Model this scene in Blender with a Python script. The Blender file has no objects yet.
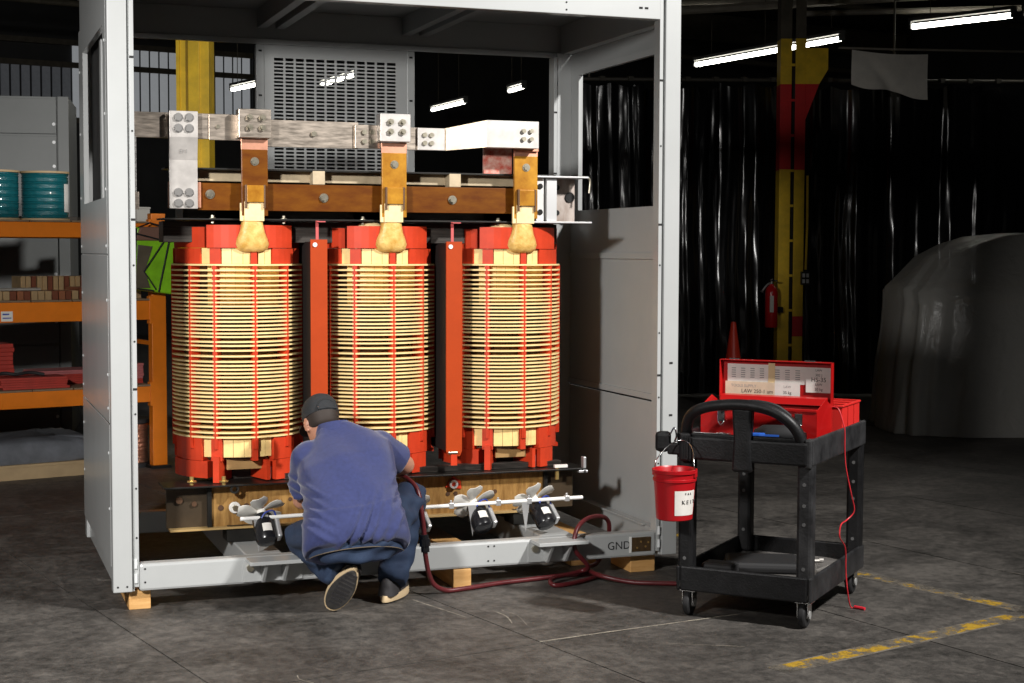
import bpy, bmesh, math, random
from mathutils import Vector, Matrix
random.seed(7)
PI = math.pi
scene = bpy.context.scene
COL = scene.collection

# ------------------------------------------------------------------ camera
def setup_camera():
    cd = bpy.data.cameras.new('camera'); cam = bpy.data.objects.new('camera', cd); COL.objects.link(cam)
    yaw, pit, roll = 0.34802, 0.05784, 0.00296
    fw = Vector((math.sin(yaw)*math.cos(pit), math.cos(yaw)*math.cos(pit), -math.sin(pit)))
    r = Vector((math.cos(yaw), -math.sin(yaw), 0)); u = r.cross(fw)
    r2 = r*math.cos(roll)+u*math.sin(roll); u2 = -r*math.sin(roll)+u*math.cos(roll)
    M = Matrix((r2, u2, -fw)).transposed().to_4x4()
    M.translation = Vector((-0.6584, -6.9638, 1.6))
    cam.matrix_world = M
    cd.sensor_width = 36.0; cd.sensor_fit = 'HORIZONTAL'; cd.lens = 36.0*1553.2/1024.0
    cd.clip_end = 200
    scene.camera = cam
setup_camera()

# ------------------------------------------------------------------ world, light, exposure
w = bpy.data.worlds.new('world'); scene.world = w; w.use_nodes = True
w.node_tree.nodes['Background'].inputs[0].default_value = (0.75, 0.85, 1.0, 1)
w.node_tree.nodes['Background'].inputs[1].default_value = 0.004
scene.view_settings.view_transform = 'Standard'; scene.view_settings.look = 'None'
scene.view_settings.exposure = 0.0; scene.view_settings.gamma = 1.0
scene.view_settings.use_curve_mapping = False

def spot(name, loc, target, power, size, angle, blend, color=(1, 1, 1)):
    ld = bpy.data.lights.new(name, 'SPOT'); ld.energy = power; ld.shadow_soft_size = size
    ld.spot_size = math.radians(angle); ld.spot_blend = blend; ld.color = color
    o = bpy.data.objects.new(name, ld); COL.objects.link(o); o.location = loc
    o.rotation_euler = (Vector(target)-Vector(loc)).to_track_quat('-Z', 'Y').to_euler()
    return o
spot('studio_strobe_right', (4.6, -4.7, 5.0), (1.2, 0.4, 1.7), 2480, 0.22, 94, 0.9, (1.0, 0.975, 0.945))
spot('studio_strobe_left', (-2.2, -4.1, 2.9), (0.0, 0.3, 0.9), 1380, 0.2, 72, 1.0, (1.0, 0.975, 0.945))

# ------------------------------------------------------------------ materials
MATS = {}
def mat(name, color, rough=0.5, metal=0.0, var=0.0, vscale=8.0, bump=0.0, bscale=40.0, color2=None, stretch=None,
        spec=0.5, rvar=0.0, coat=0.0, emit=None, estr=0.0, alpha=1.0, sheen=0.0):
    if name in MATS: return MATS[name]
    m = bpy.data.materials.new(name); m.use_nodes = True; MATS[name] = m
    nt = m.node_tree; b = nt.nodes['Principled BSDF']; N = nt.nodes.new; L = nt.links.new
    b.inputs['Base Color'].default_value = (*color, 1); b.inputs['Roughness'].default_value = rough
    b.inputs['Metallic'].default_value = metal; b.inputs['Specular IOR Level'].default_value = spec
    b.inputs['Coat Weight'].default_value = coat; b.inputs['Alpha'].default_value = alpha
    b.inputs['Sheen Weight'].default_value = sheen
    if emit:
        b.inputs['Emission Color'].default_value = (*emit, 1); b.inputs['Emission Strength'].default_value = estr
    tc = N('ShaderNodeTexCoord'); src = tc.outputs['Object']
    if stretch:
        mp = N('ShaderNodeMapping'); mp.inputs['Scale'].default_value = stretch; L(src, mp.inputs[0]); src = mp.outputs[0]
    if var > 0 or color2:
        n = N('ShaderNodeTexNoise'); n.inputs['Scale'].default_value = vscale; n.inputs['Detail'].default_value = 5
        n.inputs['Roughness'].default_value = 0.62
        L(src, n.inputs['Vector'])
        rp = N('ShaderNodeValToRGB'); c2 = color2 or tuple(max(0, c*(1-var)) for c in color)
        c1 = color if color2 else tuple(min(1, c*(1+var*0.6)) for c in color)
        rp.color_ramp.elements[0].position = 0.33; rp.color_ramp.elements[1].position = 0.68
        rp.color_ramp.elements[0].color = (*c2, 1); rp.color_ramp.elements[1].color = (*c1, 1)
        L(n.outputs['Fac'], rp.inputs[0]); L(rp.outputs[0], b.inputs['Base Color'])
        if rvar > 0:
            mr = N('ShaderNodeMapRange'); mr.inputs['To Min'].default_value = max(0, rough-rvar); mr.inputs['To Max'].default_value = min(1, rough+rvar)
            L(n.outputs['Fac'], mr.inputs['Value']); L(mr.outputs[0], b.inputs['Roughness'])
    if bump > 0:
        n2 = N('ShaderNodeTexNoise'); n2.inputs['Scale'].default_value = bscale; n2.inputs['Detail'].default_value = 4
        L(src, n2.inputs['Vector'])
        bp = N('ShaderNodeBump'); bp.inputs['Strength'].default_value = bump; bp.inputs['Distance'].default_value = 0.01
        L(n2.outputs['Fac'], bp.inputs['Height']); L(bp.outputs[0], b.inputs['Normal'])
    return m

GREY = mat('grey_paint', (0.44, 0.452, 0.448), 0.24, var=0.04, vscale=3, spec=0.5)
GREYIN = GREY
ROOFM = mat('roof_grey_paint', (0.30, 0.31, 0.31), 0.45, var=0.05, vscale=3)
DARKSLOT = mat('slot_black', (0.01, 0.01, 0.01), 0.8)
ZINC = mat('zinc_bolt', (0.50, 0.46, 0.36), 0.32, 0.9, var=0.25, vscale=60)
RIVET = mat('rivet_paint', (0.72, 0.74, 0.74), 0.3)
TIN = mat('tin_plated_bus', (0.50, 0.43, 0.36), 0.36, 0.85, var=0.30, vscale=14, rvar=0.12, stretch=(1, 1, 6))
TINW = mat('bright_plated_bus', (0.56, 0.53, 0.50), 0.42, 0.55, var=0.10, vscale=14, rvar=0.1)
COPPER = mat('bare_copper', (0.86, 0.42, 0.28), 0.38, 0.75, var=0.15, vscale=20)
AMBER = mat('amber_varnished_bar', (0.19, 0.063, 0.0055), 0.30, 0.1, color2=(0.12, 0.032, 0.004), vscale=9, stretch=(1, 1, 3), spec=0.35)
AMBER2 = mat('golden_varnished_bar', (0.62, 0.30, 0.03), 0.28, 0.15, color2=(0.34, 0.13, 0.010), vscale=10, coat=0.25)
CLAMP = mat('golden_clamp_plate', (0.46, 0.26, 0.080), 0.45, 0.2, color2=(0.20, 0.095, 0.022), vscale=7, stretch=(6, 1, 1), bump=0.15, bscale=60)
STEELDK = mat('dark_core_steel', (0.016, 0.015, 0.013), 0.42, 0.3, var=0.4, vscale=14)
STEELLAM = mat('core_lamination_steel', (0.060, 0.052, 0.045), 0.45, 0.4, var=0.6, vscale=30, stretch=(0.2, 1, 8))
CREAM = mat('varnished_winding', (0.98, 0.73, 0.34), 0.38, var=0.10, vscale=16, coat=0.15)
STAVE = mat('pressboard_stave', (0.94, 0.68, 0.28), 0.45, var=0.15, vscale=18, coat=0.1)
BARREL = mat('winding_barrel', (0.10, 0.055, 0.022), 0.6, var=0.3, vscale=12)
RED = mat('red_insulation_board', (0.60, 0.048, 0.014), 0.48, var=0.16, vscale=8, spec=0.3)
BARR = mat('orange_barrier_board', (0.42, 0.048, 0.005), 0.55, spec=0.25, var=0.08, vscale=7, bump=0.04, bscale=90)
WRAP = mat('varnished_lead_wrap', (0.90, 0.60, 0.20), 0.40, color2=(0.62, 0.34, 0.07), vscale=22, bump=0.3, bscale=70)
STRAP = mat('cream_lead_strap', (0.93, 0.72, 0.38), 0.45, var=0.12, vscale=30)
WOOD = mat('pine_timber', (0.72, 0.42, 0.16), 0.65, color2=(0.56, 0.29, 0.09), vscale=6, stretch=(1, 1, 9), bump=0.15)
BLADE = mat('white_fan_blade', (0.80, 0.78, 0.72), 0.4)
BLACKP = mat('black_gloss_paint', (0.012, 0.012, 0.014), 0.25, spec=0.5)
BLACKM = mat('black_matte', (0.015, 0.015, 0.016), 0.65)
ALU = mat('cast_aluminium', (0.62, 0.62, 0.62), 0.4, 0.7)
WHITE = mat('white_paint', (0.82, 0.81, 0.78), 0.4)
BLUEW = mat('blue_wire', (0.03, 0.06, 0.35), 0.4)
HOSE = mat('red_rubber_hose', (0.11, 0.013, 0.016), 0.38, var=0.2, vscale=20)
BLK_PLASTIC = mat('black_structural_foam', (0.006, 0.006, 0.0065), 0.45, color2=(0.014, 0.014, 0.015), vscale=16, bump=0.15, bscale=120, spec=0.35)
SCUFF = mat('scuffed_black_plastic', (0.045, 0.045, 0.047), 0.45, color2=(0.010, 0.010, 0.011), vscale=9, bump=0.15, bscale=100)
SHINY = mat('chrome', (0.75, 0.75, 0.75), 0.2, 1.0)
TOOLRED = mat('toolbox_red_enamel', (0.46, 0.008, 0.008), 0.28, var=0.08, vscale=6, coat=0.3)
BINRED = mat('red_bin_plastic', (0.72, 0.03, 0.025), 0.4)
BUCKR = mat('bucket_red_plastic', (0.42, 0.006, 0.010), 0.36, var=0.05)
PAPER = mat('white_paper', (0.78, 0.75, 0.70), 0.7, var=0.06, vscale=30)
PAPERT = mat('aged_paper', (0.72, 0.58, 0.42), 0.7, var=0.12, vscale=20)
TAPE = mat('masking_tape', (0.72, 0.56, 0.30), 0.6)
INK = mat('black_ink', (0.02, 0.02, 0.02), 0.7)
INKG = mat('grey_print', (0.30, 0.29, 0.28), 0.7)
ORG = mat('rack_orange_paint', (0.78, 0.20, 0.008), 0.42, var=0.10, vscale=6)
YEL = mat('column_yellow_paint', (0.82, 0.53, 0.015), 0.5, var=0.22, vscale=5, bump=0.05)
REDP = mat('column_red_paint', (0.62, 0.010, 0.010), 0.5, var=0.15, vscale=5)
TEAL = mat('teal_wound_wire', (0.008, 0.12, 0.14), 0.3, var=0.3, vscale=30, stretch=(1, 1, 6), bump=0.35, bscale=50, coat=0.4)
FLANGE = mat('reel_flange_board', (0.50, 0.36, 0.20), 0.6, var=0.1)
COPW = mat('copper_wire', (0.70, 0.36, 0.24), 0.3, 0.85, var=0.3, vscale=30, stretch=(1, 1, 8), bump=0.4, bscale=60)
SHEETR = mat('red_sheet_stock', (0.40, 0.035, 0.022), 0.6, var=0.2, vscale=8)
SHEETP = mat('pink_board_stock', (0.46, 0.14, 0.14), 0.6, var=0.15, vscale=8)
CURT = mat('black_poly_sheet', (0.004, 0.004, 0.0045), 0.17, spec=0.5, bump=0.12, bscale=7, stretch=(1, 1, 0.35))
STEELB = mat('roof_steel', (0.10, 0.085, 0.06), 0.7, var=0.3)
GALV = mat('grey_roof_girder', (0.30, 0.27, 0.22), 0.6, var=0.15)
PLYW = mat('plywood_deck', (0.22, 0.15, 0.09), 0.7, var=0.25)
TARP = mat('grey_tarp', (0.16, 0.17, 0.19), 0.45, var=0.3, vscale=5, bump=0.4, bscale=8)

# ------------------------------------------------------------------ mesh helpers
class MB:
    def __init__(s): s.v = []; s.f = []
    def add(s, vs, fs):
        n = len(s.v); s.v += [tuple(v) for v in vs]; s.f += [tuple(i+n for i in f) for f in fs]; return s
    def box(s, x0, x1, y0, y1, z0, z1):
        return s.add([(x0,y0,z0),(x1,y0,z0),(x1,y1,z0),(x0,y1,z0),(x0,y0,z1),(x1,y0,z1),(x1,y1,z1),(x0,y1,z1)],
                     [(0,3,2,1),(4,5,6,7),(0,1,5,4),(1,2,6,5),(2,3,7,6),(3,0,4,7)])
    def obox(s, c, size, M):
        hx, hy, hz = [d/2 for d in size]; c = Vector(c); vs = []
        for z in (-hz, hz):
            for x, y in ((-hx,-hy),(hx,-hy),(hx,hy),(-hx,hy)): vs.append(c+M@Vector((x,y,z)))
        return s.add(vs, [(0,3,2,1),(4,5,6,7),(0,1,5,4),(1,2,6,5),(2,3,7,6),(3,0,4,7)])
    def prism(s, poly, axis, a0, a1):      # poly in the two other axes, extruded along axis
        n = len(poly); vs = []
        for a in (a0, a1):
            for p, q in poly:
                vs.append({'x': (a,p,q), 'y': (p,a,q), 'z': (p,q,a)}[axis])
        return s.add(vs, [tuple(range(n))[::-1], tuple(range(n, 2*n))]+[(i, (i+1) % n, n+(i+1) % n, n+i) for i in range(n)])
    def cyl(s, p0, p1, r0, r1=None, n=16):
        r1 = r0 if r1 is None else r1; p0 = Vector(p0); p1 = Vector(p1); d = (p1-p0).normalized()
        a = d.orthogonal().normalized(); b = d.cross(a); vs = []
        for p, r in ((p0, r0), (p1, r1)):
            for i in range(n):
                t = 2*PI*i/n; vs.append(p+(a*math.cos(t)+b*math.sin(t))*r)
        return s.add(vs, [(i, (i+1) % n, n+(i+1) % n, n+i) for i in range(n)]+[tuple(range(n))[::-1], tuple(range(n, 2*n))])
    def tube(s, pts, r, n=8):
        pts = [Vector(p) for p in pts]; rings = []; a = None
        rs = r if isinstance(r, (list, tuple)) else [r]*len(pts)
        for i, p in enumerate(pts):
            d = (pts[min(i+1, len(pts)-1)]-pts[max(i-1, 0)]).normalized()
            a = d.orthogonal().normalized() if a is None else (a-d*a.dot(d)).normalized()
            b = d.cross(a); rings.append([p+(a*math.cos(2*PI*k/n)+b*math.sin(2*PI*k/n))*rs[i] for k in range(n)])
        return s.loft(rings)
    def loft(s, rings, close=False, cap=True):
        n = len(rings[0]); m = len(rings); vs = [v for r in rings for v in r]; fs = []
        for j in range(m if close else m-1):
            j2 = (j+1) % m
            for i in range(n): fs.append((j*n+i, j*n+(i+1) % n, j2*n+(i+1) % n, j2*n+i))
        if cap and not close: fs += [tuple(range(n))[::-1], tuple(range((m-1)*n, m*n))]
        return s.add(vs, fs)
    def lathe(s, prof, c=(0,0,0), n=32, a0=0.0, a1=2*PI, M=None):
        full = abs(a1-a0-2*PI) < 1e-6; c = Vector(c); k = n if full else n+1; vs = []
        for i in range(k):
            t = a0+(a1-a0)*i/n
            for r, z in prof:
                q = Vector((r*math.cos(t), r*math.sin(t), z)); vs.append(c+(M@q if M else q))
        m = len(prof); fs = []
        for i in range(n):
            i2 = (i+1) % k
            for j in range(m-1): fs.append((i*m+j, i2*m+j, i2*m+j+1, i*m+j+1))
        return s.add(vs, fs)
    def ring(s, r0, r1, z0, z1, c=(0,0,0), n=48, a0=0.0, a1=2*PI, M=None):
        full = abs(a1-a0-2*PI) < 1e-6
        s.lathe([(r1,z0),(r1,z1),(r0,z1),(r0,z0),(r1,z0)], c, n, a0, a1, M)
        if not full:
            for t, fl in ((a0, 0), (a1, 1)):
                q = [Vector((r*math.cos(t), r*math.sin(t), z)) for r, z in ((r0,z0),(r1,z0),(r1,z1),(r0,z1))]
                q = [Vector(c)+(M@p if M else p) for p in q]
                s.add(q, [(0,1,2,3) if not fl else (3,2,1,0)])
        return s
    def ball(s, c, r, n=12, sc=(1,1,1)):
        c = Vector(c); vs = []; fs = []; m = n//2
        for j in range(m+1):
            ph = PI*j/m
            for i in range(n):
                t = 2*PI*i/n
                vs.append(c+Vector((r*sc[0]*math.sin(ph)*math.cos(t), r*sc[1]*math.sin(ph)*math.sin(t), r*sc[2]*math.cos(ph))))
        for j in range(m):
            for i in range(n): fs.append((j*n+i, (j+1)*n+i, (j+1)*n+(i+1) % n, j*n+(i+1) % n))
        return s.add(vs, fs)
    def mesh(s, name, m, smooth=None, merge=False):
        me = bpy.data.meshes.new(name); me.from_pydata(s.v, [], s.f)
        bm = bmesh.new(); bm.from_mesh(me)
        if merge: bmesh.ops.remove_doubles(bm, verts=bm.verts, dist=1e-5)
        bmesh.ops.recalc_face_normals(bm, faces=bm.faces); bm.to_mesh(me); bm.free()
        me.materials.append(m)
        if smooth is not None:
            me.shade_smooth(); me.set_sharp_from_angle(angle=math.radians(smooth))
        return me
    def build(s, name, m, parent=None, smooth=None, bevel=0, merge=False, loc=None, seg=2):
        return link(name, s.mesh(name, m, smooth, merge), parent, bevel, loc, seg)
WM = {}
def link(name, me, parent=None, bevel=0, loc=None, seg=2):
    o = bpy.data.objects.new(name, me); COL.objects.link(o)
    if loc is not None: o.location = loc
    if parent is not None:
        o.parent = parent
        if parent.name in WM: o.matrix_parent_inverse = WM[parent.name]
    if bevel > 0:
        b = o.modifiers.new('bevel', 'BEVEL'); b.width = bevel; b.segments = seg; b.limit_method = 'ANGLE'; b.angle_limit = math.radians(40)
    return o
def tag(o, label, cat, group=None, kind=None):
    if label: o['label'] = label
    if cat: o['category'] = cat
    if group: o['group'] = group
    if kind: o['kind'] = kind
    return o
def thing(name, label, cat, loc=(0,0,0), rotz=0.0, group=None, world=False):
    o = bpy.data.objects.new(name, None); COL.objects.link(o); o.location = loc; o.rotation_euler = (0, 0, rotz)
    o.empty_display_size = 0.1
    if world: WM[o.name] = (Matrix.Translation(Vector(loc))@Matrix.Rotation(rotz, 4, 'Z')).inverted()
    return tag(o, label, cat, group)
def text(name, body, size, M, m, parent, thick=0.0006):
    cu = bpy.data.curves.new(name, 'FONT'); cu.body = body; cu.size = size; cu.extrude = thick; cu.align_x = 'CENTER'; cu.align_y = 'CENTER'
    t = bpy.data.objects.new(name+'_tmp', cu); COL.objects.link(t)
    bpy.context.view_layer.update()
    me = bpy.data.meshes.new_from_object(t.evaluated_get(bpy.context.evaluated_depsgraph_get()))
    bpy.data.objects.remove(t); bpy.data.curves.remove(cu)
    me.transform(M); me.materials.clear(); me.materials.append(m)
    return link(name, me, parent)
def frame(o, xdir, ydir):                 # matrix whose local x,y are given world directions
    x = Vector(xdir).normalized(); y = Vector(ydir).normalized(); z = x.cross(y)
    M = Matrix((x, y, z)).transposed().to_4x4(); M.translation = Vector(o); return M
def catmull(pts, k=8):
    pts = [Vector(p) for p in pts]; out = []
    for i in range(len(pts)-1):
        p0 = pts[max(i-1,0)]; p1 = pts[i]; p2 = pts[i+1]; p3 = pts[min(i+2,len(pts)-1)]
        for j in range(k):
            t = j/k; out.append(0.5*((2*p1)+(p2-p0)*t+(2*p0-5*p1+4*p2-p3)*t*t+(3*p1-p0-3*p2+p3)*t**3))
    return out+[pts[-1]]
# ================================================================== the hall
GA = math.radians(12.0)                      # the building grid is turned against the enclosure
gx = Vector((math.cos(GA), math.sin(GA), 0)); gy = Vector((-math.sin(GA), math.cos(GA), 0))
def floor_material():
    m = bpy.data.materials.new('stained_concrete'); m.use_nodes = True; nt = m.node_tree; N = nt.nodes.new; L = nt.links.new
    b = nt.nodes['Principled BSDF']; g = N('ShaderNodeNewGeometry')
    def noise(sc, det, ro=0.6, dist=0.0):
        n = N('ShaderNodeTexNoise'); n.inputs['Scale'].default_value = sc; n.inputs['Detail'].default_value = det
        n.inputs['Roughness'].default_value = ro; n.inputs['Distortion'].default_value = dist
        L(g.outputs['Position'], n.inputs['Vector']); return n
    n1 = noise(1.6, 9, 0.72, 0.8); n2 = noise(16, 9, 0.78, 0.4); n3 = noise(90, 4)
    mx = N('ShaderNodeMath'); mx.operation = 'MULTIPLY_ADD'; mx.inputs[1].default_value = 0.5; L(n2.outputs['Fac'], mx.inputs[0])
    m2 = N('ShaderNodeMath'); m2.operation = 'MULTIPLY'; m2.inputs[1].default_value = 0.5; L(n1.outputs['Fac'], m2.inputs[0]); L(m2.outputs[0], mx.inputs[2])
    rp = N('ShaderNodeValToRGB'); e = rp.color_ramp.elements
    e[0].position = 0.40; e[0].color = (0.023, 0.0215, 0.019, 1); e[1].position = 0.62; e[1].color = (0.146, 0.133, 0.118, 1)
    k = rp.color_ramp.elements.new(0.5); k.color = (0.068, 0.062, 0.056, 1)
    L(mx.outputs[0], rp.inputs[0])
    # pale scuffs
    n4 = noise(3.5, 10, 0.75, 1.5); rs = N('ShaderNodeValToRGB'); rs.color_ramp.elements[0].position = 0.62; rs.color_ramp.elements[1].position = 0.78
    L(n4.outputs['Fac'], rs.inputs[0]); mixc = N('ShaderNodeMix'); mixc.data_type = 'RGBA'
    sm = N('ShaderNodeMath'); sm.operation = 'MULTIPLY'; sm.inputs[1].default_value = 0.6; L(rs.outputs[0], sm.inputs[0]); L(sm.outputs[0], mixc.inputs['Factor'])
    L(rp.outputs[0], mixc.inputs['A']); mixc.inputs['B'].default_value = (0.16, 0.145, 0.125, 1)
    L(mixc.outputs['Result'], b.inputs['Base Color'])
    mr = N('ShaderNodeMapRange'); mr.inputs['To Min'].default_value = 0.42; mr.inputs['To Max'].default_value = 0.75; L(n1.outputs['Fac'], mr.inputs['Value']); L(mr.outputs[0], b.inputs['Roughness'])
    bp = N('ShaderNodeBump'); bp.inputs['Strength'].default_value = 0.4; bp.inputs['Distance'].default_value = 0.008
    ad = N('ShaderNodeMath'); ad.operation = 'ADD'; L(n2.outputs['Fac'], ad.inputs[0]); L(n3.outputs['Fac'], ad.inputs[1]); L(ad.outputs[0], bp.inputs['Height']); L(bp.outputs[0], b.inputs['Normal'])
    return m
FLOORM = floor_material()
JOINT = mat('joint_dirt', (0.012, 0.011, 0.010), 0.9)
fl = MB().box(-24, 30, -16, 46, -0.12, -0.012).build('floor', JOINT); tag(fl, 'dark stained concrete factory floor in large slabs', None, kind='structure')
# slab grid: one joint passes (2.99,-0.97) along gy, one passes (2.1,-1.0) along gx
j0 = Vector((2.99, -0.967, 0)); u0 = j0.dot(gx); v0 = Vector((2.1, -1.0, 0)).dot(gy)
SU, SV = 1.384, 4.2
slab_me = MB().box(0.004, SU-0.004, 0.004, SV-0.004, -0.012, 0.0).mesh('slab', FLOORM)
for iu in range(-10, 13):
    for iv in range(-3, 8):
        o = link('slab', slab_me, fl); o.location = gx*(u0+iu*SU)+gy*(v0+iv*SV); o.rotation_euler = (0, 0, GA)
def worn_yellow():
    m = bpy.data.materials.new('worn_yellow_paint'); m.use_nodes = True; nt = m.node_tree; N = nt.nodes.new; L = nt.links.new
    b = nt.nodes['Principled BSDF']; b.inputs['Roughness'].default_value = 0.6
    g = N('ShaderNodeNewGeometry'); n = N('ShaderNodeTexNoise'); n.inputs['Scale'].default_value = 5; n.inputs['Detail'].default_value = 9; n.inputs['Roughness'].default_value = 0.75
    L(g.outputs['Position'], n.inputs['Vector']); rp = N('ShaderNodeValToRGB'); rp.color_ramp.elements[0].position = 0.515; rp.color_ramp.elements[1].position = 0.57
    L(n.outputs['Fac'], rp.inputs[0]); L(rp.outputs[0], b.inputs['Alpha'])
    n2 = N('ShaderNodeTexNoise'); n2.inputs['Scale'].default_value = 30; L(g.outputs['Position'], n2.inputs['Vector'])
    r2 = N('ShaderNodeValToRGB'); r2.color_ramp.elements[0].color = (0.30, 0.17, 0.02, 1); r2.color_ramp.elements[1].color = (0.60, 0.38, 0.03, 1); L(n2.outputs['Fac'], r2.inputs[0]); L(r2.outputs[0], b.inputs['Base Color'])
    return m
YW = worn_yellow()
PALE = YW.copy(); PALE.name = 'rubbed_line_ghost'
for n_ in PALE.node_tree.nodes:
    if n_.type == 'VALTORGB' and n_.outputs[0].links[0].to_socket.name == 'Base Color':
        n_.color_ramp.elements[0].color = (0.15, 0.135, 0.115, 1); n_.color_ramp.elements[1].color = (0.24, 0.21, 0.17, 1)
    elif n_.type == 'VALTORGB':
        n_.color_ramp.elements[0].position = 0.34; n_.color_ramp.elements[1].position = 0.56
def strip(name, a, b, wd, m, label, h=0.0015):
    a = Vector(a); b = Vector(b); d = (b-a).normalized(); n = Vector((-d.y, d.x, 0))*wd/2
    o = MB().add([a-n, b-n, b+n, a+n]+[q+Vector((0,0,h)) for q in (a-n, b-n, b+n, a+n)],
                 [(3,2,1,0),(4,5,6,7),(0,1,5,4),(1,2,6,5),(2,3,7,6),(3,0,4,7)]).build(name, m, fl)
    o['label'] = label; return o
strip('painted_line', (3.50, -0.05, 0), (4.10, -2.1, 0), 0.085, YW, 'worn yellow line running towards the cart')
strip('painted_line', (2.30, -1.79, 0), (4.6, -1.10, 0), 0.085, YW, 'worn yellow line across the bottom right of the floor')
strip('painted_line', (2.95, 0.95, 0), (3.25, 0.90, 0), 0.10, YW, 'worn yellow fleck behind the cart')
for k, (a, b) in enumerate((((3.50,-0.05,0),(4.10,-2.1,0)), ((2.30,-1.79,0),(4.6,-1.10,0)))):
    strip('rubbed_line', a, b, 0.11, PALE, ('pale rubbed ghost of the yellow line towards the cart', 'pale rubbed ghost of the bottom right yellow line')[k], 0.0009)
SCR = mat('chalk_scratch', (0.30, 0.27, 0.22), 0.8, var=0.5, vscale=25)
def scratch(pts, wd):
    pts = catmull(pts, 6); vs = []; fs = []
    for i, p in enumerate(pts):
        d = (pts[min(i+1, len(pts)-1)]-pts[max(i-1, 0)]).normalized(); n = Vector((-d.y, d.x, 0))*wd/2*(0.4+0.6*random.random())
        vs += [p-n+Vector((0,0,0.0012)), p+n+Vector((0,0,0.0012))]
    for i in range(len(pts)-1): fs.append((2*i, 2*i+2, 2*i+3, 2*i+1))
    MB().add(vs, fs).build('scratch', SCR, fl)
scratch([(1.324,-0.175,0),(1.38,-0.36,0),(1.446,-0.57,0)], 0.012)
scratch([(1.60,-0.50,0),(1.62,-0.62,0),(1.60,-0.75,0)], 0.008)
scratch([(1.64,-0.50,0),(1.67,-0.62,0),(1.65,-0.80,0)], 0.006)
scratch([(1.6,-1.085,0),(1.85,-1.04,0),(2.1,-1.0,0),(2.35,-0.96,0),(2.6,-0.92,0)], 0.018)
for i in range(16):
    x = random.uniform(-0.6, 4.5); y = random.uniform(-2.3, -0.4); a = random.uniform(0, PI); l = random.uniform(0.05, 0.35)
    scratch([(x,y,0),(x+math.cos(a)*l/2+random.uniform(-.02,.02), y+math.sin(a)*l/2, 0),(x+math.cos(a)*l, y+math.sin(a)*l, 0)], random.uniform(0.003, 0.007))

# back wall with a band of translucent fibreglass sheets
WALLM = mat('dark_sheet_wall', (0.030, 0.030, 0.031), 0.7, var=0.2, vscale=2)
GLZ = mat('fibreglass_daylight', (0.30, 0.31, 0.33), 0.5, emit=(0.92, 0.96, 1.0), estr=0.20, var=0.3, vscale=1.5)
GLZD = mat('dim_fibreglass', (0.16, 0.165, 0.17), 0.6, emit=(0.85, 0.9, 1.0), estr=0.032, var=0.5, vscale=2)  # left strips: darker base colour and weaker emission
wp = Vector((0.87, 22.82, 0)); wc = wp
wb = thing('wall_back', 'far sheet-metal factory wall with a band of translucent panes', None, tuple(wp), GA); wb['kind'] = 'structure'; del wb['label']
wb['label'] = 'far sheet-metal factory wall with a band of translucent panes'
bm_ = MB(); bm_.box(-16, 22, 0, 0.25, 0, 4.0); bm_.box(-16, 22, 0, 0.25, 5.42, 7.6); bm_.box(4.26, 22, 0, 0.25, 4.0, 5.42); bm_.box(-16, -1.9, 0, 0.25, 4.0, 5.42)
bm_.build('wall_sheeting', WALLM, wb)
pitch = 0.186; pm = {}
for i in range(33):
    x = -1.9+i*pitch
    for (z0, z1) in ((4.02, 4.96), (5.06, 5.40))[:1 if i < 14 else 2]:
        key = (z0, i < 14)
        if key not in pm: pm[key] = MB().box(0.022, pitch-0.022, 0.05, 0.09, z0, z1).mesh('window_pane', GLZD if i < 14 else GLZ)
        o = link('window_pane', pm[key], wb); o.location = (x, 0, 0)
for zz in (4.0, 5.01, 5.42): MB().box(-1.9, 4.26, -0.02, 0.12, zz-0.05, zz+0.05).build('girt', STEELB, wb)
MB().box(-1.9, 4.26, 0.10, 0.2, 4.0, 5.42).build('backing', WALLM, wb)
wr = MB().box(0, 0.2, -30, 24, 0, 7.6).build('wall_right', WALLM); wr.location = (24, 4, 0); wr.rotation_euler = (0,0,GA); tag(wr, 'dark far right factory wall', None, kind='structure')
wl = MB().box(-0.2, 0, -30, 24, 0, 7.6).build('wall_left', WALLM); wl.location = (-14, 4, 0); wl.rotation_euler = (0,0,GA); tag(wl, 'dark far left factory wall', None, kind='structure')

# roof
CEIL = mat('dark_roof_deck', (0.025, 0.021, 0.016), 0.9, var=0.3)
ce = MB().box(-26, 32, -18, 46, 6.6, 6.8).build('ceiling', CEIL); tag(ce, 'dark factory roof deck with steel beams', None, kind='structure')
def ibeam(mb, a, b, h, wf, t=0.02):
    a = Vector(a); b = Vector(b); d = b-a; ln = d.length; d.normalize(); n = Vector((-d.y, d.x, 0)); M = Matrix((d, n, d.cross(n))).transposed(); c = (a+b)/2
    mb.obox(c+Vector((0,0,h/2-t/2)), (ln, wf, t), M); mb.obox(c-Vector((0,0,h/2-t/2)), (ln, wf, t), M); mb.obox(c, (ln, t, h-2*t), M); return mb
ibeam(MB(), (9.0, 14.6, 5.12), (9.75, 9.2, 5.12), 0.24, 0.2).build('beam', GALV, ce)
for k, vv in enumerate((5.5, 12.0, 18.5)):
    ibeam(MB(), gx*-12+gy*vv+Vector((0,0,6.2)), gx*24+gy*vv+Vector((0,0,6.2)), 0.5, 0.25).build('beam', STEELB, ce)
    MB().tube([gx*-12+gy*(vv-0.4)+Vector((0,0,5.5)), gx*24+gy*(vv-0.4)+Vector((0,0,5.5))], 0.05, 8).build('pipe', STEELB, ce)
for k, uu in enumerate((-3.0, 2.4, 7.6, 12.5)):
    ibeam(MB(), gx*uu+gy*3+Vector((0,0,5.75)), gx*uu+gy*24+Vector((0,0,5.75)), 0.35, 0.2).build('beam', STEELB, ce)
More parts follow.
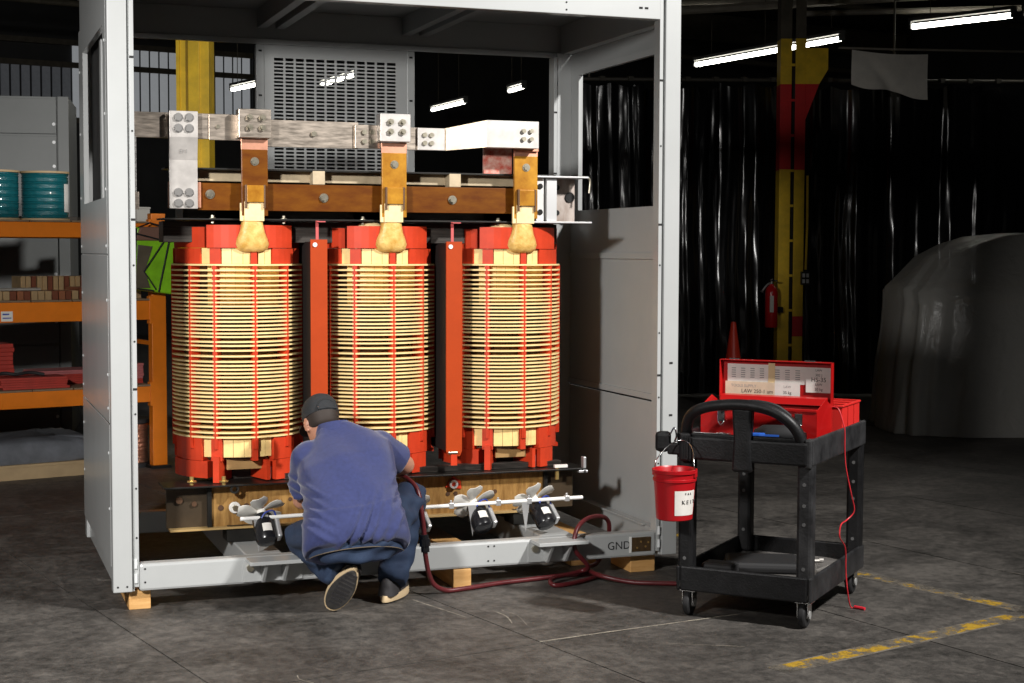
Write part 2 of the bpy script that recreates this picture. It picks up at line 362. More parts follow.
for (a, b, r) in (((7.2, 11.6, 4.62), (11.5, 7.6, 4.62), 0.05), ((7.6, 12.4, 4.9), (12.2, 9.6, 4.9), 0.04), ((9.0, 9.5, 4.45), (12.6, 6.9, 4.40), 0.035)):
    MB().tube([a, b], r, 8).build('pipe', GALV, ce)

# fluorescent fittings
TUBE = mat('fluorescent_tube', (0.9, 0.9, 0.85), 0.4, emit=(1.0, 0.97, 0.86), estr=14.0)
FIT = mat('fitting_white', (0.10, 0.10, 0.095), 0.6)
def fluorescent(a, b, label, tubes=2):
    a = Vector(a); b = Vector(b); d = (b-a).normalized(); n = Vector((-d.y, d.x, 0)); c = (a+b)/2; M = Matrix((d, n, d.cross(n))).transposed(); ln = (b-a).length
    t = thing('fluorescent_light', label, 'light', tuple(c+Vector((0,0,0.08))), 0, 'fluorescent lights under the roof', world=True)
    MB().obox(c+Vector((0,0,0.08)), (ln, 0.08, 0.04), M).build('housing', FIT, t)
    for s in (0,):
        MB().cyl(a+d*0.04, b-d*0.04, 0.030, n=12).build('tube', TUBE, t, smooth=50)
    for e, sg in ((a, 1), (b, -1)):
        MB().obox(e+d*0.02*sg+Vector((0,0,0.02)), (0.03, 0.08, 0.09), M).build('socket', FIT, t)
    top = 6.6
    for q in (0.2, 0.8):
        p = a.lerp(b, q); MB().cyl((p.x, p.y, 4.3 if False else p.z+0.1), (p.x, p.y, top), 0.006, n=6).build('hanger', STEELB, t)
fluorescent((9.16, 12.67, 4.2), (9.45, 10.72, 4.2), 'lit fluorescent light left of the yellow and red column')
fluorescent((9.46, 10.66, 4.2), (9.62, 9.6, 4.2), 'lit fluorescent light showing just behind the yellow and red column')
fluorescent((9.82, 8.49, 4.2), (10.36, 7.30, 4.2), 'lit fluorescent light above the hanging white cloth')
fluorescent((10.40, 7.22, 4.2), (10.95, 6.0, 4.2), 'lit fluorescent light at the right edge of the picture')
fluorescent((7.77, 20.64, 4.2), (7.86, 18.9, 4.2), 'small lit fluorescent light seen through the right rear opening of the enclosure')
fluorescent((7.95, 16.95, 4.2), (7.94, 16.2, 4.2), 'tiny far fluorescent light seen high in the right rear opening', 1)
fluorescent((3.70, 18.4, 4.2), (3.98, 17.2, 4.2), 'lit fluorescent light seen through the left rear opening')
fluorescent((5.0, 17.6, 4.25), (5.15, 15.9, 4.25), 'lit fluorescent light seen through the upper grille')

# black polythene curtain, sheet by sheet
ca = Vector((5.55, 8.815, 0)); cb = Vector((12.6, 6.55, 0)); cd_ = (cb-ca).normalized(); cn = Vector((-cd_.y, cd_.x, 0)); CL = (cb-ca).length
cwords = ['furthest left, seen through the grey enclosure', 'just right of the white enclosure post', 'behind the red traffic cone',
          'directly behind the yellow and red column', 'right of the yellow and red column', 'below the hanging white cloth', 'behind the covered machine', 'at the far right edge']
rng = random.Random(3)
for k in range(8):
    s0 = CL*k/8-0.05; s1 = CL*(k+1)/8+0.05; nx = 90; nz = 26; vs = []; fs = []
    ph = [rng.uniform(0, 6.28) for _ in range(8)]; fr = [rng.uniform(5, 9), rng.uniform(14, 20), rng.uniform(28, 40), rng.uniform(2, 3)]
    for th in (0.0, 0.006):
        for j in range(nz+1):
            z = 0.03+(3.44-0.03)*j/nz
            for i in range(nx+1):
                s = s0+(s1-s0)*i/nx
                wob = 0.045*math.sin(fr[0]*s+ph[0]+0.25*math.sin(z*1.3+ph[4]))+0.022*math.sin(fr[1]*s+ph[1]+0.5*math.sin(z*0.9+ph[5]))+0.008*math.sin(fr[2]*s+ph[2]+z*0.8)
                wob += 0.016*math.sin(3.1*z+ph[6]+2*s)+0.009*math.sin(11*z+ph[7]+9*s)+0.003*math.sin(70*s+ph[3]+1.5*math.sin(2.3*z+ph[6]))+0.0015*math.sin(23*z+31*s)
                sag = 0.05*abs(math.sin((s-s0)/(s1-s0)*PI*3)) if j == nz else 0
                p = ca+cd_*s+cn*(wob*(0.5+0.5*(1-z/3.5))+th+0.2*(k % 2)); vs.append((p.x, p.y, z-sag))
    m1 = (nx+1)*(nz+1)
    for j in range(nz):
        for i in range(nx):
            q = j*(nx+1)+i; fs.append((q, q+1, q+nx+2, q+nx+1)); fs.append((m1+q+nx+1, m1+q+nx+2, m1+q+1, m1+q))
    o = MB().add(vs, fs).build('plastic_curtain', CURT, smooth=80)
    tag(o, 'black plastic sheet curtain, '+cwords[k], 'curtain', 'black plastic curtain sheets')
CURTG = mat('dark_rail_steel', (0.05, 0.045, 0.035), 0.6)
rl = thing('curtain_rail', 'thin overhead rail carrying the black plastic curtain', 'rail', tuple(ca+Vector((0,0,3.46))), 0, world=True)
MB().tube([ca+Vector((0,0,3.47)), cb+Vector((0,0,3.47))], 0.022, 8).build('pipe', CURTG, rl, smooth=50)
clip = MB().box(-0.03, 0.03, -0.03, 0.03, -0.05, 0.0).mesh('curtain_clip', CURTG)
for k in range(23):
    p = ca+cd_*(0.2+k*0.31)+Vector((0,0,3.50)); o = link('curtain_clip', clip, rl, loc=p)
for q in (0.05, 0.5, 0.95):
    p = ca.lerp(cb, q); MB().cyl((p.x,p.y,3.47),(p.x,p.y,6.6),0.012,n=6).build('hanger_rod', STEELB, rl)
MB().obox(ca+cd_*5.4+Vector((0,0,3.72)), (0.09, 0.09, 0.5), Matrix.Identity(3)).build('hanger_bracket', GALV, rl)
# hanging white cloth
vs = []; fs = []; nx = 22; nz = 12; CLO = mat('white_cloth', (0.80, 0.77, 0.70), 0.85, var=0.08)
a_ = Vector((8.023, 6.849, 3.66)); b_ = Vector((8.749, 6.583, 3.615)); dn = Vector((0.34, 0.94, 0))
for th in (0, 0.004):
    for j in range(nz+1):
        for i in range(nx+1):
            s = i/nx; t = j/nz; p = a_.lerp(b_, s); drop = (0.35+0.10*s+0.02*math.sin(9*s))*t
            p = p+Vector((0,0,-drop-0.02*math.sin(PI*s)*(1-t)))+dn*(0.03*math.sin(7*s+3*t)*t+0.05*math.exp(-((s-0.15-0.4*t)/0.08)**2)*t+th)
            vs.append(p)
m1 = (nx+1)*(nz+1)
for j in range(nz):
    for i in range(nx):
        q = j*(nx+1)+i; fs += [(q, q+1, q+nx+2, q+nx+1), (m1+q+nx+1, m1+q+nx+2, m1+q+1, m1+q)]
o = MB().add(vs, fs).build('hanging_cloth', CLO, smooth=80); tag(o, 'white cloth hung up high beside the yellow and red column', 'cloth')
o = MB().tube([(7.9,6.9,3.68),(8.4,6.71,3.665),(9.9,6.16,3.64)], 0.012, 6).build('cloth_line', GALV, smooth=60); tag(o, 'thin line from which the white cloth hangs', 'line')

# columns
def column(loc, rz, label, bands, h, ext=True, bracket=False):
    t = thing('steel_column', label, 'column', loc, rz)
    for (z0, z1, m, which) in bands:
        if 'L' in which:
            MB().box(-0.13, -0.012, -0.006, 0.006, z0, z1).box(-0.13, -0.118, 0.0, 0.22, z0, z1).build('channel', m, t, bevel=0.003)
        if 'R' in which:
            MB().box(0.022, 0.13, -0.03, -0.018, z0, z1).box(0.118, 0.13, -0.02, 0.22, z0, z1).build('channel', m, t, bevel=0.003)
    for i in range(int(h/0.365)):
        z = 0.25+i*0.365
        if z > h-0.1: break
        m = YEL
        for (z0, z1, mm, wh) in bands:
            if 'L' in wh and z0 <= z < z1: m = mm
        MB().box(-0.13, 0.02, -0.022, 0.0, z, z+0.025).build('batten', m, t)
    MB().box(-0.03, 0.03, 0.05, 0.07, 0, h).build('web', STEELDK, t)
    MB().box(-0.2, 0.2, -0.12, 0.3, 0, 0.02).build('base_plate', STEELDK, t)
    return t
cr = column((7.65, 7.38, 0), -0.35, 'yellow steel column with red band beside the fire extinguisher', [(0.02, 2.46, YEL, 'L'), (0.02, 0.72, YEL, 'R'), (0.72, 0.93, REDP, 'R'), (0.93, 2.46, YEL, 'R'), (2.46, 3.35, REDP, 'LR'), (3.35, 3.82, YEL, 'LR'), (3.82, 6.6, STEELB, 'LR')], 3.7)
MB().prism([(0.13,2.98),(0.13,3.35),(0.27,3.35)], 'y', -0.03, 0.02).build('knee_brace', REDP, cr)
MB().prism([(0.13,3.35),(0.27,3.35),(0.36,3.5),(0.36,3.72),(0.13,3.72)], 'y', -0.03, 0.02).build('knee_brace', YEL, cr)
MB().tube([(0.16,-0.03,2.4),(0.165,-0.03,1.9),(0.155,-0.03,1.42)], 0.012, 8).build('conduit', YEL, cr, smooth=60)
ob = MB().box(0.10, 0.19, -0.09, -0.03, 1.26, 1.40).build('outlet_box', STEELDK, cr, bevel=0.004)
for dx in (0.125, 0.165):
    for dz in (1.30, 1.36): MB().box(dx-0.013, dx+0.013, -0.096, -0.088, dz-0.02, dz+0.02).build('socket', ALU, ob)
cl_ = column((1.412, 6.96, 0), -0.35, 'bright yellow steel column behind the left of the enclosure', [(0.02, 6.6, YEL, 'LR')], 0.3)
MB().box(-0.16, -0.13, -0.02, 0.2, 0, 6.6).build('edge_angle', YEL, cl_)
MB().box(-0.05, 0.05, -0.05, -0.02, 0, 6.6).build('cover_strip', YEL, cl_, bevel=0.004)

# fire extinguisher on the column
fe = thing('fire_extinguisher', 'red fire extinguisher hung left of the yellow and red column', 'extinguisher', (7.385, 7.30, 0.82))
FER = mat('extinguisher_red', (0.50, 0.010, 0.014), 0.25, coat=0.3)
MB().lathe([(0.0,0),(0.058,0.0),(0.066,0.012),(0.066,0.36),(0.055,0.41),(0.028,0.435),(0.022,0.45),(0,0.45)], n=24).build('cylinder', FER, fe, smooth=40)
MB().box(-0.05,-0.01,-0.068,-0.055,0.16,0.33).build('label_plate', PAPER, fe)
MB().cyl((0,0,0.44),(0,0,0.50),0.016,n=10).box(-0.012,0.012,-0.10,0.02,0.48,0.495).build('valve', SHINY, fe)
MB().tube(catmull([(0,0,0.46),(-0.05,-0.01,0.45),(-0.09,-0.01,0.41),(-0.12,-0.01,0.37)],5),[0.010]*14+[0.014,0.022],8).build('hose_nozzle', ALU, fe, smooth=60)
MB().box(0.03,0.15,0.02,0.09,0.15,0.21).build('wall_bracket', STEELDK, fe)
# traffic cone
tcn = thing('traffic_cone', 'red traffic cone standing behind the open toolbox', 'cone', (6.70, 6.84, 0))
CONE = mat('cone_red_vinyl', (0.75, 0.045, 0.02), 0.42)
MB().box(-0.19,0.19,-0.19,0.19,0,0.035).build('base', BLACKM, tcn, bevel=0.01)
MB().lathe([(0.15,0.035),(0.145,0.06),(0.028,0.88),(0.022,0.905),(0.0,0.905)], n=28).build('cone_body', CONE, tcn, smooth=40)

# machine under a plastic sheet
cr_ = Vector((0.94, -0.341, 0)); cf_ = Vector((0.341, 0.94, 0)); mo = Vector((7.12, 4.505, 0))
def sheet_mat():
    m = bpy.data.materials.new('translucent_plastic_sheet'); m.use_nodes = True; nt = m.node_tree; N = nt.nodes.new; L = nt.links.new
    b = nt.nodes['Principled BSDF']; b.inputs['Base Color'].default_value = (0.42, 0.41, 0.38, 1); b.inputs['Roughness'].default_value = 0.30
    n = N('ShaderNodeTexNoise'); n.inputs['Scale'].default_value = 6; n.inputs['Detail'].default_value = 6; n.inputs['Distortion'].default_value = 1.5
    tc = N('ShaderNodeTexCoord'); L(tc.outputs['Object'], n.inputs['Vector'])
    bp = N('ShaderNodeBump'); bp.inputs['Strength'].default_value = 0.35; bp.inputs['Distance'].default_value = 0.04; L(n.outputs['Fac'], bp.inputs['Height']); L(bp.outputs[0], b.inputs['Normal'])
    tr = N('ShaderNodeBsdfTransparent'); mx = N('ShaderNodeMixShader'); mx.inputs[0].default_value = 0.72
    L(tr.outputs[0], mx.inputs[1]); L(b.outputs[0], mx.inputs[2]); L(mx.outputs[0], nt.nodes['Material Output'].inputs['Surface']); return m
prof = [(0.004,-0.02,2.0),(0.05,-0.02,2.0),(0.3,0.0,2.0),(0.6,0.02,2.0),(0.9,0.06,2.0),(1.15,0.08,2.0),(1.27,0.07,2.0),(1.33,0.13,1.98),(1.55,0.32,1.95),(1.66,0.52,1.92),(1.73,0.74,1.85),(1.78,1.05,1.7)]
rings = []; rr = random.Random(5); ph = [rr.uniform(0,6.28) for _ in range(6)]
for q, (z, l, r_) in enumerate(prof):
    ring = []; n = 120; top = q/(len(prof)-1)
    dep = 0.78-0.45*max(0, (z-1.2)/0.6)
    for i in range(n):
        t = 2*PI*i/n; c = math.cos(t); s = math.sin(t); e = 0.45
        x = math.copysign(abs(c)**e, c); y = math.copysign(abs(s)**e, s)
        fold = 1+(1-top)*(0.030*math.sin(9*t+ph[0])+0.022*math.sin(17*t+ph[1]+z*1.5)+0.010*math.sin(31*t+ph[2]-z*2)+(0.03*math.sin(6*t+ph[3]) if z < 0.1 else 0))
        uu = (l+r_)/2+(r_-l)/2*x*fold; vv = 0.75+dep*y*fold
        p = mo+cr_*uu+cf_*vv; ring.append((p.x, p.y, z+(0.02*math.sin(5*t+ph[4]) if 0.02 < z < 1.78 else 0)))
    rings.append(ring)
o = MB().loft(rings, cap=False).add(rings[-1], [tuple(range(120))]).build('plastic_dust_sheet', sheet_mat(), smooth=70)
tag(o, 'translucent plastic sheet draped over the large machine at right', 'sheet')
mm = thing('covered_machine', 'large machine hidden under the translucent plastic sheet', 'machine', tuple(mo+cr_*1.0+cf_*0.75), -0.348)
MACH = mat('machine_grey', (0.10, 0.095, 0.085), 0.6, var=0.2); BRASS = mat('brass_rail', (0.55, 0.36, 0.12), 0.4, 0.6)
MB().box(-0.78,0.75,-0.58,0.55,0.0,0.85).build('base', MACH, mm, bevel=0.02)
MB().box(-0.70,0.70,-0.45,0.45,0.85,1.12).build('table', MACH, mm, bevel=0.02)
MB().box(0.1,0.6,-0.25,0.25,1.12,1.55).build('head', MACH, mm, bevel=0.03)
for z in (1.16, 1.30): MB().box(-0.55,0.65,-0.50,-0.46,z,z+0.03).build('guide_rail', BRASS, mm)
# ================================================================== grey enclosure
EW, ED, ZB, ZT = 2.75, 1.51, 0.09, 2.90
en = thing('transformer_enclosure', 'open-fronted grey sheet-steel enclosure standing on timber blocks', 'enclosure', (EW/2, ED/2, ZB), 0, world=True)
def part(mb, name, m=GREY, bevel=0.002, parent=None, smooth=None, label=None):
    o = mb.build(name, m, parent or en, smooth=smooth, bevel=bevel)
    if label: o['label'] = label
    return o
slot_me = MB().box(-0.009, 0.009, -0.0015, 0.0015, -0.005, 0.005).mesh('slot', DARKSLOT)
hole_me = MB().cyl((0,-0.0015,0), (0,0.0015,0), 0.0045, n=8).mesh('hole', DARKSLOT)
riv_x = MB().lathe([(0.0,0.004),(0.005,0.003),(0.008,0.0)], n=10, M=Matrix.Rotation(-PI/2, 3, 'Y')).mesh('rivet', RIVET, 40)
riv_y = MB().lathe([(0.0,0.004),(0.005,0.003),(0.008,0.0)], n=10, M=Matrix.Rotation(PI/2, 3, 'X')).mesh('rivet', RIVET, 40)
def sub(me, name, parent, loc):
    o = bpy.data.objects.new(name, me); COL.objects.link(o); o.parent = parent
    o.matrix_parent_inverse = WM.get(en.name) if parent is en else Matrix.Identity(4)
    o.location = loc; return o
# front corner posts: wide face, groove, inner lip
for side in (0, 1):
    X = (lambda a: a) if side == 0 else (lambda a: EW-a)
    def bx(mb, a0, a1, *r): x0, x1 = sorted((X(a0), X(a1))); return mb.box(x0, x1, *r)
    p = part(bx(MB(), 0.002, 0.085, 0.0, 0.075, ZB, ZT), 'corner_post', bevel=0.004)
    g = part(bx(MB(), 0.085, 0.096, 0.018, 0.07, ZB, ZT), 'groove', bevel=0, parent=p)
    l = part(bx(MB(), 0.096, 0.115, 0.004, 0.07, ZB+0.02, ZT), 'lip', bevel=0.002, parent=p)
    for z in (2.44, 2.12, 1.735, 1.535, 1.20, 0.99, 0.88, 0.55, 0.33):
        sub(slot_me if z in (2.44, 1.735, 0.99) else hole_me, 'hole', l, (X(0.1055), 0.0035, z))
    if side == 1:
        for z in (2.86, 1.05, 0.79, 0.40): sub(slot_me, 'slot', p, (X(0.042), -0.0005, z))
    else:
        for xx in (0.022, 0.062): sub(hole_me, 'hole', p, (xx, -0.0005, 0.115))
    # hinge knuckles at the foot
    for z in (0.15, 0.215): part(MB().cyl((X(0.1), 0.0, z-0.02), (X(0.1), 0.0, z+0.02), 0.008, n=10), 'hinge_knuckle', RIVET, 0, p, 40)
# base rails
r = part(MB().box(0.115, EW-0.115, 0.0, 0.075, ZB, 0.212), 'base_rail', bevel=0.012)
for x, z in ((0.14, 0.19), (0.14, 0.13), (1.75, 0.19), (1.78, 0.19), (1.75, 0.12), (1.78, 0.12)): sub(hole_me, 'hole', r, (x, -0.0008, z))
text('gnd_marking', 'GND', 0.055, frame((2.433, -0.001, 0.150), (1,0,0), (0,0,1)), INK, r)
gp = part(MB().box(2.500, 2.604, -0.004, 0.0, 0.117, 0.187), 'ground_pad', mat('tarnished_copper_pad', (0.16, 0.10, 0.05), 0.4, 0.6, var=0.3, vscale=40), 0, r, label='tarnished copper ground pad')
part(MB().box(2.488, 2.500, -0.004, 0.0, 0.112, 0.192), 'pad_edge', WHITE, 0, r)
for x, z in ((2.53, 0.135), (2.55, 0.165), (2.575, 0.14), (2.59, 0.16)): part(MB().cyl((x,-0.007,z),(x,-0.003,z),0.005,n=8), 'stud', mat('brass_stud', (0.7,0.45,0.15), 0.35, 0.8), 0, r)
for x0, x1 in ((0.02, 0.085), (EW-0.085, EW-0.02)): part(MB().box(x0, x1, 0.075, ED-0.05, ZB, 0.205), 'side_base_rail', bevel=0.006)
part(MB().box(EW-0.10, EW-0.086, 0.2, ED-0.06, 0.205, 0.215), 'panel_flange', bevel=0.001)
part(MB().box(0.02, EW-0.02, ED-0.07, ED, ZB, 0.205), 'rear_base_rail', bevel=0.006)
for x0 in (0.60, 2.05):
    part(MB().box(x0, x0+0.17, 0.075, ED-0.07, ZB, 0.21), 'cross_member', bevel=0.006)
# lifting brackets on the base rail
for x0 in (0.585, 1.965):
    b = part(MB().box(x0, x0+0.255, -0.125, 0.0, 0.195, 0.212), 'lifting_plate', bevel=0.002)
    for dx in (0.07, 0.165):
        part(MB().prism([(-0.115,0.195),(0.0,0.195),(0.0,0.10),(-0.035,0.10)], 'x', x0+dx, x0+dx+0.014), 'gusset', bevel=0.001, parent=b)
    part(MB().box(x0-0.012, x0+0.262, -0.006, 0.0, 0.10, 0.195), 'backing_plate', bevel=0.001, parent=b)
    part(MB().cyl((x0+0.02,-0.022,0.165),(x0+0.02,-0.004,0.165),0.017,n=6), 'bolt', ZINC, 0, b)
# top rails and roof
tr = part(MB().box(0.115, EW-0.115, 0.0, 0.06, 2.735, ZT), 'top_rail', bevel=0.003)
for x in (2.15, 2.152): pass
for x, z in ((2.14, 2.79), (2.14, 2.755), (2.02, 2.84), (1.30, 2.83)): sub(hole_me, 'hole', tr, (x, -0.0008, z))
for x in (2.53, 2.56): sub(slot_me, 'slot', tr, (x, -0.0008, 2.785))
part(MB().box(0.02, EW-0.02, ED-0.05, ED, 2.745, ZT), 'top_rail', bevel=0.003)
part(MB().box(0.02, EW-0.02, ED-0.06, ED-0.04, 2.715, 2.745), 'rail_lip', bevel=0.002)
for x0, x1 in ((0.004, 0.06), (EW-0.06, EW-0.004)): part(MB().box(x0, x1, 0.06, ED-0.05, 2.735, ZT), 'top_rail', bevel=0.003)
part(MB().box(0.0, EW, 0.0, ED, ZT, ZT+0.012), 'roof_sheet', ROOFM, 0)
for x in (0.93, 1.74): part(MB().box(x, x+0.05, 0.06, ED-0.05, 2.80, ZT).box(x+0.10, x+0.15, 0.06, ED-0.05, 2.80, ZT), 'roof_rib', ROOFM, 0.002)
# rear: posts, mullions, grille panel
part(MB().box(2.655, 2.745, ED-0.09, ED, ZB, 2.74), 'rear_post', bevel=0.003)
lp = part(MB().box(2.632, 2.652, ED-0.10, ED-0.02, 0.2, 2.715), 'rear_lip', bevel=0.002)
for z in (2.4, 2.05, 1.7): sub(slot_me, 'slot', lp, (2.642, ED-0.1005, z))
part(MB().box(0.005, 0.10, ED-0.09, ED, ZB, 2.74), 'rear_post', bevel=0.003)
for x in (0.925, 1.772):
    mu = part(MB().box(x, x+0.042, ED-0.05, ED, 0.2, 2.715), 'mullion', bevel=0.002)
    for z in (2.68, 2.44, 2.2): sub(slot_me, 'slot', mu, (x+0.02, ED-0.0505, z))
gx0, gx1, gz0, gz1 = 1.022, 1.706, 1.985, 2.646
gpn = part(MB().box(0.967, gx0, ED-0.045, ED-0.035, 0.2, 2.715).box(gx1, 1.772, ED-0.045, ED-0.035, 0.2, 2.715).box(gx0, gx1, ED-0.045, ED-0.035, gz1, 2.715).box(gx0, gx1, ED-0.045, ED-0.035, 0.2, gz0), 'grille_panel', bevel=0)
nb = 12; pw = (gx1-gx0)/nb
vb = MB().box(-0.006, 0.006, 0, 0.008, gz0-0.002, gz1+0.002).mesh('grille_bar', GREY)
for i in range(1, nb): sub(vb, 'grille_bar', gpn, (gx0+i*pw, ED-0.044, 0))
nr = 33; hb = MB().box(gx0-0.002, gx1+0.002, 0, 0.008, -0.0042, 0.0042).mesh('grille_bar', GREY)
for i in range(1, nr): sub(hb, 'grille_bar', gpn, (0, ED-0.0435, gz0+(gz1-gz0)*i/nr))
# side panels: upper panel with a window opening, middle and lower panels
def side(xo, xi, left):
    x0, x1 = sorted((xo, xi)); y0, y1 = 0.078, ED-0.002
    wy0, wy1, wz0, wz1 = 0.19, 1.262, 1.835, 2.60
    up = part(MB().box(x0, x1, y0, wy0, 1.585, 2.733).box(x0, x1, wy1, y1, 1.585, 2.733).box(x0, x1, wy0, wy1, 1.585, wz0).box(x0, x1, wy0, wy1, wz1, 2.733), 'side_panel', bevel=0)
    part(MB().box(x0, x1, y0, y1, 0.836, 1.577), 'side_panel', bevel=0.001)
    part(MB().box(x0, x1, y0, y1, 0.195, 0.828), 'side_panel', bevel=0.001)
    s = 1 if left else -1
    xm = xi
    # inside flanges: stiffener strips along the seams and round the opening
    for z in (1.565, 0.842): part(MB().box(*sorted((xm, xm+s*0.012)), y0, y1, z-0.002, z+0.03 if z > 1 else z+0.028), 'seam_flange', bevel=0.001)
    part(MB().box(*sorted((xm, xm+s*0.02)), wy1+0.0, wy1+0.012, wz0, wz1), 'window_flange', bevel=0.001, parent=up)
    part(MB().box(*sorted((xm, xm+s*0.02)), wy0, wy1, wz1-0.0, wz1+0.035), 'window_flange', bevel=0.001, parent=up)
    if left:
        for yy in (0.105, 1.44):
            for z in (2.52, 2.20, 1.87, 1.62, 1.38, 1.05, 0.90, 0.70, 0.45): sub(riv_x, 'rivet', en, (x0-0.001, yy, z))
        part(MB().box(x1+0.03, x1+0.05, 0.66, 0.74, wz0-0.02, wz1+0.02), 'window_strut', bevel=0.002)
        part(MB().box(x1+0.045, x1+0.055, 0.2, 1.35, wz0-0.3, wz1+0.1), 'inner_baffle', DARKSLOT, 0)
side(0.001, 0.006, True); side(EW-0.001, EW-0.006, False)

# timber blocks under the enclosure and the plank inside
def timber(x0, x1, y0, y1, z0, z1, label, rz=0.0, group='timber blocks under the enclosure', bevel=0.004):
    c = Vector(((x0+x1)/2, (y0+y1)/2, z0)); o = MB().box(x0-c.x, x1-c.x, y0-c.y, y1-c.y, 0, z1-z0).build('timber_block', WOOD, bevel=bevel)
    o.location = c; o.rotation_euler = (0,0,rz); tag(o, label, 'timber', group)
timber(0.073, 0.169, 0.045, 0.62, 0.0, 0.089, 'pine timber block under the left front corner post')
timber(1.575, 1.665, 0.0, 0.55, 0.0, 0.089, 'pine timber block under the middle of the base rail')
timber(2.52, 2.655, 0.055, 0.30, 0.0, 0.089, 'pine timber block under the GND end of the base rail')
timber(2.30, 2.44, 0.30, 1.2, 0.0, 0.14, 'orange-brown timber lying inside the enclosure behind the base rail', group='timbers inside the enclosure')
timber(1.62, 1.76, 0.40, 1.2, 0.0, 0.14, 'shadowed timber lying inside the enclosure behind the fan motors', group='timbers inside the enclosure')

# ================================================================== transformer
tf = thing('dry_type_transformer', 'large dry-type transformer with three ring-wound coils and red insulation', 'transformer', (1.36, 0.70, 0.212), 0, world=True)
def tp(mb, name, m, bevel=0.002, parent=None, smooth=None, label=None):
    o = mb.build(name, m, parent or tf, smooth=smooth, bevel=bevel)
    if label: o['label'] = label
    return o
YC, R = 0.70, 0.321; CX = (0.682, 1.363, 2.046)
# disc heights from the photograph: wide pitch at both ends, a wider gap in the middle
ys = [265.3, 270.7, 276.0, 281.3, 285.8, 290.4, 294.5, 298.4, 302.4, 306.3, 310.1, 313.9, 317.7, 321.5, 325.5, 329.3, 333.1, 336.6, 341.5, 345.4, 350.2, 355.8, 361.2, 365.2, 369.0, 372.8, 376.6, 380.4, 384.6, 388.6, 392.4, 396.2, 400.2, 404.3, 408.1, 412.5, 416.6, 421.0, 426.4, 432.0, 436.6]
ys = ys[:1]+ys[1:]
